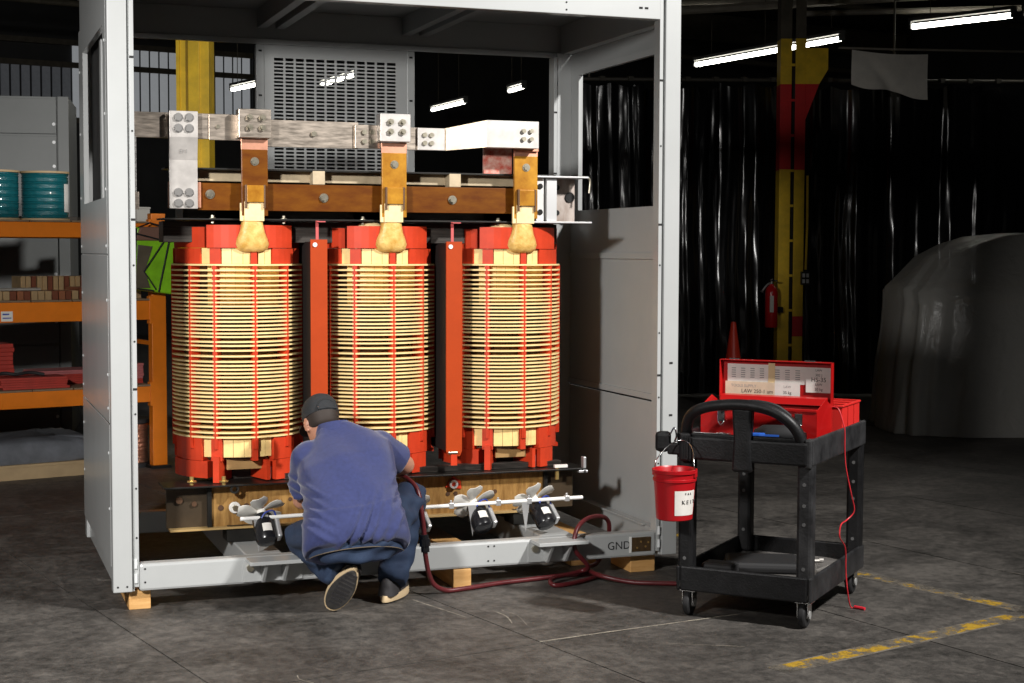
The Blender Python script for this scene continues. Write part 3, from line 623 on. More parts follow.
# map to z: first disc 1.533, last disc 0.712
zs = [1.533-(y-ys[0])/(ys[-1]-ys[0])*(1.533-0.712) for y in ys]
disc = MB().ring(0.255, R-0.002, -0.0040, 0.0040, n=64).mesh('winding_disc', CREAM, 30)
SPA = [-55, -30, 5, 38, 69, 102, 134, 166, 199, 232, 264]
barv = MB().box(-0.0110, 0.0110, -R+0.0030, -0.25, 0.655, 1.53).box(-0.0035, 0.0035, -R+0.0005, -0.25, 0.655, 1.53).mesh('spacer_bar', RED)
stv = {}
def arcpiece(a0, a1, r0, r1, z0, z1):   # angles measured from -Y towards +X in degrees
    return MB().ring(r0, r1, z0, z1, n=max(1, int((a1-a0)/6)), a0=math.radians(a0-90), a1=math.radians(a1-90))
for ci, cx in enumerate(CX):
    coil = MB().ring(0.205, 0.262, 0.60, 1.60, c=(cx, YC, 0), n=48).build('coil', BARREL, tf, smooth=30)
    coil['label'] = ('left', 'middle', 'right')[ci]+' winding coil with cream discs and red spacers'
    def cp(me, name, a=0.0, z=0.0):
        o = bpy.data.objects.new(name, me); COL.objects.link(o); o.parent = coil; o.location = (cx, YC, z); o.rotation_euler = (0, 0, math.radians(a)); return o
    for z in zs: cp(disc, 'winding_disc', 0, z)
    for a in SPA: cp(barv, 'spacer_bar', a)
    # collars above and below: red and cream staves side by side
    if not stv:
        for (a0, a1, c) in ((-95,-70,'r'),(-69.5,-44,'r'),(-43.7,-35.2,'c'),(-34.6,-24.6,'r'),(-24,-15.2,'c'),(-14.8,-5.2,'c'),(-4.8,1.5,'c'),(1.9,7.2,'r'),(9.2,15,'c'),(15.4,21.6,'c'),(22.4,48,'r'),(49,84,'r'),(86,120,'r'),(121,150,'c'),(151,190,'r'),(191,225,'c'),(226,264,'r')):
            m = RED if c == 'r' else STAVE; ro = 0.300 if c == 'c' else 0.311
            if (a0, c) in ((-95,'r'), (49,'r')): ro = 0.302
            stv[a0, 't'] = arcpiece(a0, a1, 0.25, ro, 1.538, 1.612).mesh('stave', m)
            stv[a0, 'b'] = arcpiece(a0, a1, 0.25, ro-0.006 if c == 'c' else ro, 0.615 if c == 'c' else 0.598, 0.705).mesh('stave', m)
        stv['in'] = arcpiece(-4.6, 4.6, 0.262, 0.276, 1.33, 1.55).mesh('stave', STAVE)
    for k in stv:
        if k != 'in': cp(stv[k], 'stave')
    for k in range(-4, 5): cp(stv['in'], 'stave', k*9.5+2)
    # red end blocks above
    for (a0, a1, r1_, zt_) in ((-93, -40, 0.306, 1.712), (-37, -4, 0.316, 1.722), (12, 45, 0.316, 1.722), (80, 125, 0.31, 1.72), (150, 200, 0.31, 1.72)):
        cp(arcpiece(a0, a1, 0.225, r1_, 1.614, zt_).mesh('end_block', RED), 'end_block')
    # red feet below
    for (a0, a1, z0) in ((-88, -38, 0.515), (24, 44, 0.500), (70, 88, 0.58), (110, 160, 0.51), (200, 250, 0.51)):
        cp(arcpiece(a0, a1, 0.23, 0.314, z0, 0.596).mesh('foot_block', RED), 'foot_block')
    def radial(a, wd, r0, r1, z0, z1, nm):
        cp(MB().box(-wd/2, wd/2, -r1, -r0, z0, z1).mesh(nm, RED), nm, a)
    radial(-29, 0.030, 0.15, 0.330, 0.497, 0.62, 'foot_plate'); radial(18, 0.02, 0.14, 0.300, 0.500, 0.596, 'foot_plate')
    # core leg and yoke foot seen between the feet
    tp(MB().box(cx-0.13, cx+0.13, YC-0.13, YC+0.13, 0.40, 1.80), 'core_leg', STEELLAM, 0.004)
    tp(MB().box(cx-0.10, cx+0.13, YC-0.24, YC-0.13, 0.55, 0.60), 'packing_strip', mat('brown_packing', (0.40,0.24,0.09), 0.6, var=0.2), 0.002)
    tp(MB().box(cx+0.10, cx+0.112, YC-0.26, YC-0.14, 0.50, 0.56), 'steel_tab', ALU, 0.001)
    # wrapped lead: flared sleeve rising to the cream strap
    rings = []
    for (z, y, hw, hd) in ((1.605,YC-0.27,0.085,0.045),(1.625,YC-0.28,0.084,0.052),(1.65,YC-0.29,0.074,0.05),(1.69,YC-0.30,0.060,0.042),(1.735,YC-0.31,0.050,0.032),(1.775,YC-0.315,0.045,0.022)):
        rings.append([(cx+0.016+hw*math.copysign(abs(math.cos(2*PI*i/20))**0.6, math.cos(2*PI*i/20)), y+hd*math.copysign(abs(math.sin(2*PI*i/20))**0.7, math.sin(2*PI*i/20)), z+0.012*math.cos(2*PI*i/20*2)*(1 if z < 1.66 else 0)) for i in range(20)])
    tp(MB().loft(rings), 'wrapped_lead', WRAP, 0, smooth=60)
    tp(MB().box(cx-0.026, cx+0.068, YC-0.346, YC-0.334, 1.74, 1.832), 'lead_strap', STRAP, 0.002)
    tp(MB().box(cx-0.045, cx-0.026, YC-0.338, YC-0.325, 1.74, 1.825), 'lead_strap', STRAP, 0.002)
    if ci > 0:   # bulge of the crossover lead beside it
        tp(MB().tube(catmull([(cx-0.10,YC-0.10,1.63),(cx-0.09,YC-0.20,1.70),(cx-0.05,YC-0.25,1.70),(cx-0.02,YC-0.25,1.64)],6), 0.045, 14), 'crossover_lead', STRAP, 0, smooth=60)
    # vertical bar: copper top, varnished lower part, clip
    vx = cx+0.025
    tp(MB().box(vx-0.063, vx+0.063, 0.362, 0.378, 2.075, 2.125), 'riser_bar_top', COPPER, 0.001)
    vb_ = tp(MB().box(vx-0.062, vx+0.062, 0.360, 0.380, 1.765, 2.076), 'riser_bar', AMBER2 if ci else AMBER, 0.002)
    tp(MB().box(vx-0.042, vx+0.040, 0.340, 0.360, 1.828, 1.908), 'clip_plate', AMBER2, 0.003)
    for s in (-1, 1): tp(MB().box(vx-0.001+s*0.044-0.004, vx-0.001+s*0.044+0.004, 0.338, 0.36, 1.80, 1.91), 'clip_edge', mat('bronze_edge', (0.16,0.09,0.05), 0.4, 0.5), 0.001)
    bt = tp(MB().cyl((vx,0.350,2.02),(vx,0.36,2.02),0.014,n=6).cyl((vx,0.356,2.02),(vx,0.361,2.02),0.020,n=14), 'bolt', ZINC, 0, vb_, 30)
    if ci < 2:
        blk = tp(MB().box(vx-0.080, vx+0.072, 0.322, 0.405, 2.128, 2.262), 'terminal_block', TIN if ci == 0 else TINW, 0.003)
        for dx in (-0.03, 0.03):
            for dz in (2.175, 2.222): tp(MB().cyl((vx+dx,0.308,dz),(vx+dx,0.322,dz),0.016,n=6).cyl((vx+dx,0.300,dz),(vx+dx,0.31,dz),0.008,n=8), 'bolt', ZINC, 0, blk, 30)
# top yoke, clamps and flanges
yk = tp(MB().box(0.40, 2.32, YC-0.13, YC+0.13, 1.745, 1.98), 'top_yoke', STEELLAM, 0.003)
tp(MB().box(0.34, 2.18, YC-0.20, YC-0.13, 1.93, 1.985), 'yoke_clamp', mat('tan_clamp_paint', (0.50, 0.40, 0.26), 0.5, var=0.25, vscale=10), 0.003)
tp(MB().box(0.30, 2.26, 0.43, 0.57, 1.982, 1.990), 'top_flange', STEELDK, 0.001)
tp(MB().box(0.28, 2.40, 0.40, 0.60, 1.744, 1.752), 'lower_flange', STEELDK, 0.001)
tp(MB().box(0.30, 2.30, YC-0.18, YC-0.02, 1.64, 1.74), 'core_edge', STEELLAM, 0.002)
tp(MB().box(1.00, 1.06, 0.428, 0.50, 1.92, 1.985), 'clamp_stud_plate', mat('tan_clamp_paint', (0.5,0.4,0.26), 0.5), 0.002)
tp(MB().box(1.69, 1.75, 0.428, 0.50, 1.92, 1.985), 'clamp_stud_plate', mat('tan_clamp_paint', (0.5,0.4,0.26), 0.5), 0.002)
sb = tp(MB().box(0.445, 2.07, 0.415, 0.432, 1.790, 1.918), 'support_bar', AMBER, 0.002)
for x, z in ((0.505, 1.865), (1.05, 1.855), (1.70, 1.855)):
    tp(MB().cyl((x,0.397,z),(x,0.415,z),0.015,n=6).cyl((x,0.408,z),(x,0.416,z),0.022,n=14), 'bolt', ZINC, 0, sb, 30)
for x in (0.52, 0.86, 1.25, 1.95):
    tp(MB().cyl((x,0.44,1.730),(x,0.44,1.768),0.009,n=6).cyl((x,0.44,1.752),(x,0.44,1.756),0.016,n=12), 'flange_bolt', ZINC, 0)
# plated bus bars
bb = tp(MB().box(0.12, 0.66, 0.40, 0.42, 2.122, 2.240), 'bus_bar', TIN, 0.002)
tp(MB().box(0.50, 0.66, 0.392, 0.402, 2.118, 2.238), 'bus_bar_lap', TIN, 0.001, bb)
for x in (0.135, ): 
    for z in (2.20, 2.155): tp(MB().cyl((x,0.385,z),(x,0.40,z),0.018,n=6), 'bolt', ZINC, 0, bb, 30)
tp(MB().cyl((0.54,0.385,2.18),(0.54,0.393,2.18),0.010,n=8), 'bolt', ZINC, 0, bb, 30)
b2 = tp(MB().box(0.75, 1.22, 0.405, 0.425, 2.094, 2.222), 'bus_bar', TIN, 0.002)
tp(MB().cyl((1.00,0.392,2.16),(1.00,0.405,2.16),0.013,n=8), 'bolt', ZINC, 0, b2, 30)
b3 = tp(MB().box(1.20, 1.33, 0.388, 0.405, 2.096, 2.210), 'bus_joint_plate', TIN, 0.002)
for dx in (1.245, 1.285):
    for dz in (2.13, 2.175): tp(MB().cyl((dx,0.378,dz),(dx,0.388,dz),0.013,n=8), 'bolt', ZINC, 0, b3, 30)
b4 = tp(MB().box(1.43, 1.66, 0.405, 0.425, 2.096, 2.206), 'bus_bar', TIN, 0.002)
b5 = tp(MB().box(1.515, 1.655, 0.39, 0.405, 2.096, 2.204), 'bus_joint_plate', TINW, 0.002)
for dx in (1.55, 1.585):
    for dz in (2.13, 2.17): tp(MB().cyl((dx,0.38,dz),(dx,0.39,dz),0.012,n=8), 'bolt', ZINC, 0, b5, 30)
JOGM = mat('tan_tinned_jog', (0.56, 0.46, 0.33), 0.36, 0.8, var=0.25, vscale=12)
tp(MB().loft([[(1.655,0.405,2.096),(1.655,0.425,2.096),(1.655,0.425,2.206),(1.655,0.405,2.206)], [(1.835,0.278,2.110),(1.835,0.300,2.110),(1.835,0.300,2.243),(1.835,0.278,2.243)]]), 'bus_jog', JOGM, 0.001)
b6 = tp(MB().box(1.833, 2.108, 0.278, 0.345, 2.110, 2.243), 'bus_end', TINW, 0.002)
for dx in (2.025, 2.065):
    for dz in (2.155, 2.195): tp(MB().cyl((dx,0.262,dz),(dx,0.278,dz),0.011,n=8), 'bolt', ZINC, 0, b6, 30)
tp(MB().box(2.07-0.062, 2.07+0.062, 0.345, 0.362, 2.10, 2.235), 'riser_extension', COPPER, 0.001)
tp(MB().box(1.88, 2.03, 0.455, 0.475, 1.98, 2.16), 'insulator_board', mat('chipped_red_board', (0.60,0.06,0.03), 0.45, color2=(0.80,0.55,0.45), vscale=26), 0.002)
# tall plated strap with a joggle at the left
y0 = 0.362
sp = MB()
pts = [(0.352,2.245),(0.352,2.125),(0.372,2.02),(0.372,1.795)]
sp.prism([(p, z) for p, z in pts]+[(p+0.02, z) for p, z in pts[::-1]], 'x', 0.312, 0.442)
so = tp(sp, 'plated_strap', TINW, 0.002)
for (yy, zz) in ((0.352, (2.215, 2.165)), (0.372, (1.87, 1.82))):
    for dx in (0.352, 0.402):
        for z in zz: tp(MB().cyl((dx,yy-0.014,z),(dx,yy,z),0.017,n=6).cyl((dx,yy-0.004,z),(dx,yy,z),0.021,n=16), 'bolt', mat('dull_bolt', (0.32,0.31,0.30), 0.4, 0.8), 0, so, 30)
text('stamped_marking', 'E11', 0.026, frame((0.377, 0.3605, 2.06), (1,0,0), (0,-0.19,0.98)), INKG, so)
for sgn in (1,): tp(MB().box(0.31, 0.46, 0.392, 0.42, 1.80, 1.92), 'strap_backing', COPPER, 0.002)
# braided lead at the far left
tp(MB().box(0.125, 0.165, 0.385, 0.400, 1.86, 2.125), 'braided_lead', mat('tinned_braid', (0.40,0.39,0.37), 0.5, 0.5, color2=(0.12,0.12,0.12), vscale=160), 0.002)
tp(MB().box(0.13, 0.175, 0.380, 0.400, 1.79, 1.87), 'lead_lug', TIN, 0.002)
# end bracket at the right
eb = tp(MB().box(2.145, 2.40, 0.52, 0.53, 1.752, 1.975), 'end_bracket', mat('scuffed_steel_plate', (0.55,0.50,0.46), 0.45, 0.4, color2=(0.22,0.14,0.10), vscale=9, stretch=(1,1,0.4)), 0.002)
tp(MB().box(2.14, 2.42, 0.38, 0.56, 1.974, 1.982), 'bracket_flange', ALU, 0.001)
tp(MB().box(2.10, 2.43, 0.36, 0.56, 1.744, 1.752), 'bracket_flange', ALU, 0.001)
tp(MB().box(2.20, 2.255, 0.405, 0.52, 1.755, 1.972), 'bracket_web', ALU, 0.001)
tp(MB().box(2.145, 2.185, 0.41, 0.52, 1.755, 1.972), 'bracket_web', WHITE, 0.001)
for x, z, y in ((2.165,1.93,0.408),(2.165,1.80,0.408),(2.30,1.93,0.518),(2.30,1.80,0.518)): tp(MB().cyl((x,y-0.004,z),(x,y,z),0.014,n=14), 'bolt_hole', DARKSLOT, 0, eb)
tp(MB().cyl((2.37,0.512,1.88),(2.37,0.52,1.88),0.026,n=18), 'lifting_hole', DARKSLOT, 0, eb)
tp(MB().tube(catmull([(2.38,0.40,1.98),(2.42,0.40,1.978),(2.435,0.40,1.96),(2.43,0.40,1.90)],5), 0.006, 8), 'hook', ZINC, 0, smooth=60)
# barriers between the coils with little hangers
for bx_, zt, zb in ((1.016, 1.655, 0.56), (1.698, 1.648, 0.575)):
    b = tp(MB().box(bx_-0.041, bx_+0.041, 0.372, 0.382, zb+0.03, zt).box(bx_-0.012, bx_+0.012, 0.382, 0.40, zb+0.05, zt-0.02)
           .prism([(bx_-0.041,zb+0.03),(bx_+0.041,zb+0.03),(bx_+0.03,zb+0.004),(bx_-0.03,zb+0.004)], 'y', 0.372, 0.382), 'barrier_board', BARR, 0.001, label='tall orange barrier board between two coils')
    tp(MB().box(bx_-0.036, bx_-0.033, 0.384, 0.95, zb+0.03, zt-0.01), 'gap_shade_sheet', mat('gap_shade_black', (0.012, 0.008, 0.007), 0.7), 0, b)  # black sheet added to darken the gap between barrier and coil
    tp(MB().box(bx_-0.010, bx_+0.004, 0.395, 0.399, zt-0.03, 1.745).box(bx_-0.010, bx_+0.03, 0.36, 0.40, 1.738, 1.743), 'hanger', mat('pink_hanger_strap', (0.55,0.10,0.10), 0.5), 0, b)
    tp(MB().cyl((bx_-0.02,0.366,zt-0.025),(bx_-0.02,0.372,zt-0.025),0.011,n=12), 'screw', WHITE, 0, b, 30)
    tp(MB().box(bx_-0.02, bx_+0.012, 0.36, 0.372, zb-0.04, zb+0.02), 'bottom_tab', RED, 0.001, b)
    tp(MB().box(bx_-0.035, bx_+0.015, 0.355, 0.372, zb+0.018, zb+0.03), 'bottom_bolt', ZINC, 0.003, b)
# lower yoke and the golden clamp plate
tp(MB().box(0.42, 2.30, YC-0.13, YC+0.13, 0.25, 0.42), 'bottom_yoke', STEELLAM, 0.003)
cl2 = tp(MB().box(0.50, 2.19, 0.42, 0.435, 0.285, 0.486), 'clamp_plate', CLAMP, 0.002, label='golden varnished lower clamp plate')
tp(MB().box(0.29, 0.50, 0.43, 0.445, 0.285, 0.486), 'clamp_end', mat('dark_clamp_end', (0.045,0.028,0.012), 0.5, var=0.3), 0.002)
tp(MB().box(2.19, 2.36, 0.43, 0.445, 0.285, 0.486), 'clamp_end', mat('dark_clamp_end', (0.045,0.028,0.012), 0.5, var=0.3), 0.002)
tp(MB().box(0.30, 2.20, 0.375, 0.44, 0.278, 0.288), 'clamp_lip', mat('lip_tan', (0.42,0.28,0.11), 0.5), 0.001)
tp(MB().box(0.27, 2.40, 0.345, 0.55, 0.486, 0.494), 'clamp_flange', STEELDK, 0.001)
tp(MB().box(0.48, 0.50, 0.40, 0.44, 0.288, 0.486).box(2.19, 2.21, 0.40, 0.44, 0.288, 0.486), 'stiffener', STEELDK, 0.001)
for k in range(9): tp(MB().box(0.84+0.683*0, 2.30, 0.44, 0.50, 0.497+k*0.006, 0.500+k*0.006), 'core_step', STEELLAM, 0) if k < 5 else None
for x in (0.66, 2.11):
    for y in (0.46, 0.94): tp(MB().box(x-0.09, x+0.09, y-0.07, y+0.07, 0.212, 0.29), 'mounting_foot', STEELDK, 0.004)
tp(MB().box(0.42, 2.30, 0.435, 0.96, 0.288, 0.30), 'foot_tie_plate', STEELDK, 0.001)
# bolts, washers and stains on the clamp plate
tp(MB().cyl((0.61,0.405,0.375),(0.61,0.42,0.375),0.028,n=18), 'grounding_washer', WHITE, 0.003, cl2, 30)
tp(MB().cyl((0.61,0.39,0.375),(0.61,0.406,0.375),0.014,n=6), 'grounding_bolt', ZINC, 0, cl2, 30)
for x, z, r in ((0.545,0.375,0.014),(0.668,0.378,0.014),(0.88,0.40,0.010),(1.00,0.40,0.010),(1.20,0.39,0.010),(1.40,0.395,0.011),(1.68,0.385,0.011),(1.72,0.385,0.011),(1.93,0.385,0.011),(0.35,0.42,0.016),(0.42,0.40,0.012)):
    tp(MB().cyl((x,0.417,z),(x,0.4205 if x > 0.5 else 0.431,z),r,n=14), 'bolt_hole', mat('burnt_hole', (0.07,0.03,0.01), 0.7), 0, cl2)
for x, z, m in ((0.60,0.492,STEELDK),(1.705,0.455,RED)):
    tp(MB().ring(0.012,0.022,-0.01,0.01,c=(x,0.36 if m is STEELDK else 0.405,z-0.02),n=16,M=Matrix.Rotation(PI/2,3,'X')), 'insulating_washer', ALU if m is RED else STEELDK, 0, smooth=30)
tp(MB().prism([(1.665,0.42),(1.75,0.408),(1.745,0.45),(1.705,0.475)], 'y', 0.412, 0.42), 'red_tag_plate', RED, 0.001)
for (x, y, z) in ((0.40,0.36,0.52),(0.55,0.36,0.515)):
    tp(MB().cyl((x,y,z-0.02),(x,y,z+0.02),0.010,n=6).cyl((x,y,z-0.006),(x,y,z),0.022,n=12), 'flange_bolt', mat('brass_bolt', (0.70,0.50,0.18), 0.3, 0.8), 0, smooth=30)
tp(MB().cyl((2.245,0.36,0.44),(2.245,0.36,0.50),0.010,n=6), 'flange_bolt', mat('brass_bolt', (0.7,0.5,0.18), 0.3, 0.8), 0)
tp(MB().box(2.23, 2.30, 0.35, 0.37, 0.50, 0.515), 'flange_label', PAPER, 0.001)
tp(MB().box(2.385, 2.40, 0.345, 0.38, 0.47, 0.55).box(2.36, 2.41, 0.345, 0.38, 0.47, 0.482), 'hook_bracket', ALU, 0.002)
# ================================================================== cooling fans lying on the base, and their rod
def fan(tip, axis, label, roll, sc=1.0):
    # tip: centre of the motor's rear end cap (towards the camera); axis: unit vector from there to the blades
    d = Vector(axis).normalized(); a = d.cross(Vector((0,0,1))).normalized(); b = a.cross(d); M = Matrix((a, b, d)).transposed()   # local z = axis, x = to the side, y = up
    t = thing('cooling_fan', label, 'fan', tuple(tip), 0, 'cooling fans along the base rail', world=True); T = Vector(tip)
    def at(p): return T+M@Vector(p)
    MB().lathe([(0,-0.006),(0.030,-0.005),(0.046,0.004),(0.050,0.016),(0.050,0.125),(0.044,0.138),(0.02,0.142),(0.012,0.142),(0.012,0.175),(0,0.175)], c=T, n=28, M=M).build('motor', BLACKP, t, smooth=35)
    MB().ring(0.0495,0.0512,0.035,0.075,c=T,n=10,a0=math.radians(65),a1=math.radians(115),M=M).build('label_plate', PAPER, t)
    bx = MB()
    bx.obox(at((0.058,0.010,0.06)), (0.022,0.05,0.10), M).build('junction_box', ALU, t, bevel=0.006)
    MB().tube(catmull([at((0.056,0.03,0.10)),at((0.04,0.06,0.13)),at((0.0,0.066,0.12)),at((-0.02,0.052,0.10))],5), 0.004, 6).build('lead_wire', BLUEW, t, smooth=60)
    MB().cyl(at((0,0,0.150)), at((0,0,0.185)), 0.022, n=16).build('hub', BLADE, t, smooth=35)
    for k in range(5):
        ang = roll+k*2*PI/5; ca, sa = math.cos(ang), math.sin(ang); e1 = Vector((ca, sa, 0)); e2 = Vector((-sa, ca, 0)); vs = []; fs = []; nr_, nw = 6, 5
        for th in (-0.001, 0.001):
            for i in range(nr_+1):
                r_ = 0.018+(0.112-0.018)*i/nr_; wd = 0.012+0.030*math.sin(min(1, i/nr_*1.15)*PI*0.62)
                if i == nr_: wd *= 0.66
                for j in range(nw+1):
                    s = (j/nw-0.5)*2; q = e1*r_+e2*(wd*s)+Vector((0,0,0.168-0.006*s*(1-0.3*i/nr_)+th+0.006*s*s)); vs.append(at(q))
        m1 = (nr_+1)*(nw+1)
        for i in range(nr_):
            for j in range(nw):
                q = i*(nw+1)+j; fs += [(q,q+1,q+nw+2,q+nw+1),(m1+q+nw+1,m1+q+nw+2,m1+q+1,m1+q)]
        for i in range(nr_):
            q = i*(nw+1); fs.append((q,q+nw+1,m1+q+nw+1,m1+q)); q += nw; fs.append((q+nw+1,q,m1+q,m1+q+nw+1))
        for j in range(nw):
            q = nr_*(nw+1)+j; fs.append((q,q+1,m1+q+1,m1+q))
        MB().add(vs, fs).build('blade', BLADE, t, smooth=50)
    # wire foot that carries the motor on the base
    MB().prism([(-0.02,0.0),(0.02,0.0),(0.002,-0.075)], 'y', -0.001, 0.001)
    return t
ax = Vector((-0.08, 0.74, 0.66))
fan((0.700, 0.07, 0.262), (-0.04, 0.62, 0.72), 'cooling fan at the left end of the rod, beside the kneeling man', math.radians(35))
fan((1.420, 0.07, 0.262), ax, 'cooling fan half hidden behind the kneeling man and the hose', math.radians(20))
fan((1.752, 0.07, 0.262), ax, 'cooling fan third along, directly left of the last one', math.radians(28))
fan((2.080, 0.07, 0.262), (-0.14, 0.74, 0.66), 'cooling fan at the right end of the rod, above the right lifting plate', math.radians(40))
rod = thing('mounting_rod', 'long white mounting rod running along the cooling fans', 'rod', (1.43, 0.12, 0.37), 0, world=True)
MB().tube([(0.584,0.115,0.369),(2.284,0.115,0.383)], 0.0095, 10).build('bar', WHITE, rod, smooth=60)
for x in (0.70, 1.20, 1.60, 1.84, 2.00, 2.20):
    z = 0.369+0.014*(x-0.584)/1.7
    MB().box(x-0.012, x+0.012, 0.103, 0.127, z-0.014, z+0.014).cyl((x,0.115,z+0.012),(x,0.115,z+0.026),0.006,n=8).build('clamp', ALU, rod, bevel=0.002)
for x in (0.665, 1.705, 1.98):
    z = 0.369+0.014*(x-0.584)/1.7
    MB().prism([(x-0.022,z),(x+0.022,z),(x+0.002,z-0.155)], 'y', 0.108, 0.111).build('pointed_bracket', ALU, rod)

# ================================================================== kneeling man
def limb(mb, p0, p1, r0, r1, n=16):
    p0 = Vector(p0); p1 = Vector(p1); mb.cyl(p0, p1, r0, r1, n); mb.ball(p0, r0, n); mb.ball(p1, r1, n)
def ering(c, fwd, right, hw, hd, n=28, e=0.85):     # an oval ring at c spanned by right (half width) and fwd (half depth)
    c = Vector(c); out = []
    for i in range(n):
        t = 2*PI*i/n; ct, st = math.cos(t), math.sin(t)
        out.append(c+right*hw*math.copysign(abs(ct)**e, ct)+fwd*hd*math.copysign(abs(st)**e, st))
    return out
def remesh(mb, name, m, voxel, smooth=6, fac=0.5, disp=None, mats=None):
    me = mb.mesh(name+'_raw', m); o = bpy.data.objects.new(name+'_tmp', me); COL.objects.link(o)
    r_ = o.modifiers.new('r', 'REMESH'); r_.mode = 'VOXEL'; r_.voxel_size = voxel
    if smooth: s = o.modifiers.new('s', 'SMOOTH'); s.iterations = smooth; s.factor = fac
    bpy.context.view_layer.update()
    out = bpy.data.meshes.new_from_object(o.evaluated_get(bpy.context.evaluated_depsgraph_get())); bpy.data.objects.remove(o)
    if disp:
        nn = [v.normal.copy() for v in out.vertices]
        for v, q in zip(out.vertices, nn): v.co = v.co+q*disp(v.co)
    out.name = name; out.materials.clear(); out.materials.append(m); out.shade_smooth(); return out
SKIN = mat('skin', (0.52, 0.25, 0.16), 0.5, var=0.08, vscale=20)
SHIRT = mat('navy_polo_cotton', (0.026, 0.036, 0.128), 0.85, var=0.16, vscale=60, bump=0.12, bscale=220, sheen=0.3)
JEANS = mat('dark_denim', (0.011, 0.022, 0.055), 0.85, color2=(0.020, 0.040, 0.085), vscale=14, bump=0.15, bscale=260)
SHOE = mat('dark_shoe_suede', (0.030, 0.028, 0.030), 0.7, var=0.2)
SOLE = mat('dark_rubber_outsole', (0.045, 0.042, 0.040), 0.7, var=0.3, vscale=30)
MIDS = mat('tan_midsole', (0.66, 0.50, 0.30), 0.6)
CAP = mat('charcoal_cap', (0.022, 0.024, 0.027), 0.85, var=0.15, vscale=60)
HAIR = mat('dark_hair', (0.03, 0.02, 0.015), 0.7)
def V(*a): return Vector(a)
pel = V(1.005,-0.36,0.37); chest = V(1.035,-0.115,0.665); neck = V(1.005,-0.010,0.765); head = V(0.958,0.085,0.812)
shL = V(0.872,-0.030,0.660); shR = V(1.200,-0.050,0.700); elL = V(0.872,0.110,0.445); elR = V(1.345,0.030,0.598); haL = V(0.985,0.285,0.440); haR = V(1.215,0.255,0.530)
hipL = V(0.905,-0.33,0.345); hipR = V(1.115,-0.33,0.345); knL = V(0.850,0.02,0.290); knR = V(1.370,0.025,0.440); anL = V(0.955,-0.345,0.160); anR = V(1.225,-0.165,0.085)
# body: head, neck, arms, hands, and the trunk and legs under the clothes
b = MB()
hf = V(-0.10, 0.72, -0.42).normalized(); hr = V(1, 0.14, 0).normalized(); hr = (hr-hf*hr.dot(hf)).normalized(); hu = hr.cross(hf)
hrot = Matrix((hr, hf, hu)).transposed()
def hp(x, y, z): return head+hrot@Vector((x, y, z))
rings = []
for z, hw, hd, yo in ((-0.118,0.032,0.040,0.040),(-0.105,0.046,0.062,0.026),(-0.08,0.058,0.078,0.014),(-0.045,0.067,0.088,0.004),(0.0,0.073,0.094,0.0),(0.04,0.074,0.094,-0.004),(0.075,0.066,0.084,-0.006),(0.10,0.048,0.062,-0.006),(0.113,0.022,0.03,-0.006)):
    rings.append(ering(hp(0, yo, z), hf, hr, hw, hd, 24, 0.95))
b.loft(rings)
b.ball(hp(0,0.100,-0.030), 0.014, 10, (1,1.2,1.4)); b.ball(hp(0,0.093,-0.012),0.010,10,(1,1,1.8))           # nose
b.ball(hp(0,0.088,-0.068), 0.011, 10, (2.0,0.8,0.7)); b.ball(hp(0,0.070,-0.105),0.022,10)                      # mouth, chin
for s in (-1, 1):
    b.ball(hp(0.032*s,0.082,0.002), 0.013, 10); b.ball(hp(0.034*s,0.084,0.022), 0.012, 10, (1.8,0.8,0.6))        # eyes, brows
    for k in range(7):
        t = -1.9+k*0.62; b.ball(hp(s*(0.076+0.006*abs(math.cos(t))), -0.008+0.016*math.cos(t), -0.018+0.030*math.sin(t)), 0.008, 8)
    b.ball(hp(0.078*s,-0.006,-0.018), 0.017, 8, (0.5,1,1.5))
limb(b, neck-V(0,0.03,0.05), hp(0,-0.015,-0.06), 0.066, 0.058)
b.loft([ering(pel+V(0,0.03,0), V(0,0.8,-0.6), V(1,0,0), 0.14, 0.08), ering(V(1.012,-0.24,0.48), V(0,0.8,-0.6), V(1,0,0.05), 0.14, 0.09), ering(V(1.025,-0.10,0.60), V(0,0.8,-0.6), V(1,0,0.1), 0.15, 0.085), ering(neck-V(0,0.02,0.03), V(0,0.9,-0.4), V(1,0,0.1), 0.075, 0.045)])
for s, e, h in ((shL, elL, haL), (shR, elR, haR)):
    limb(b, s, e, 0.058, 0.046); mid = e.lerp(h, 0.35); limb(b, e, mid, 0.046, 0.047); limb(b, mid, h, 0.047, 0.031)
for hp_, k_, an_ in ((hipL, knL, anL), (hipR, knR, anR)):
    limb(b, hp_, k_, 0.082, 0.058); limb(b, k_, k_.lerp(an_, 0.72), 0.056, 0.045)
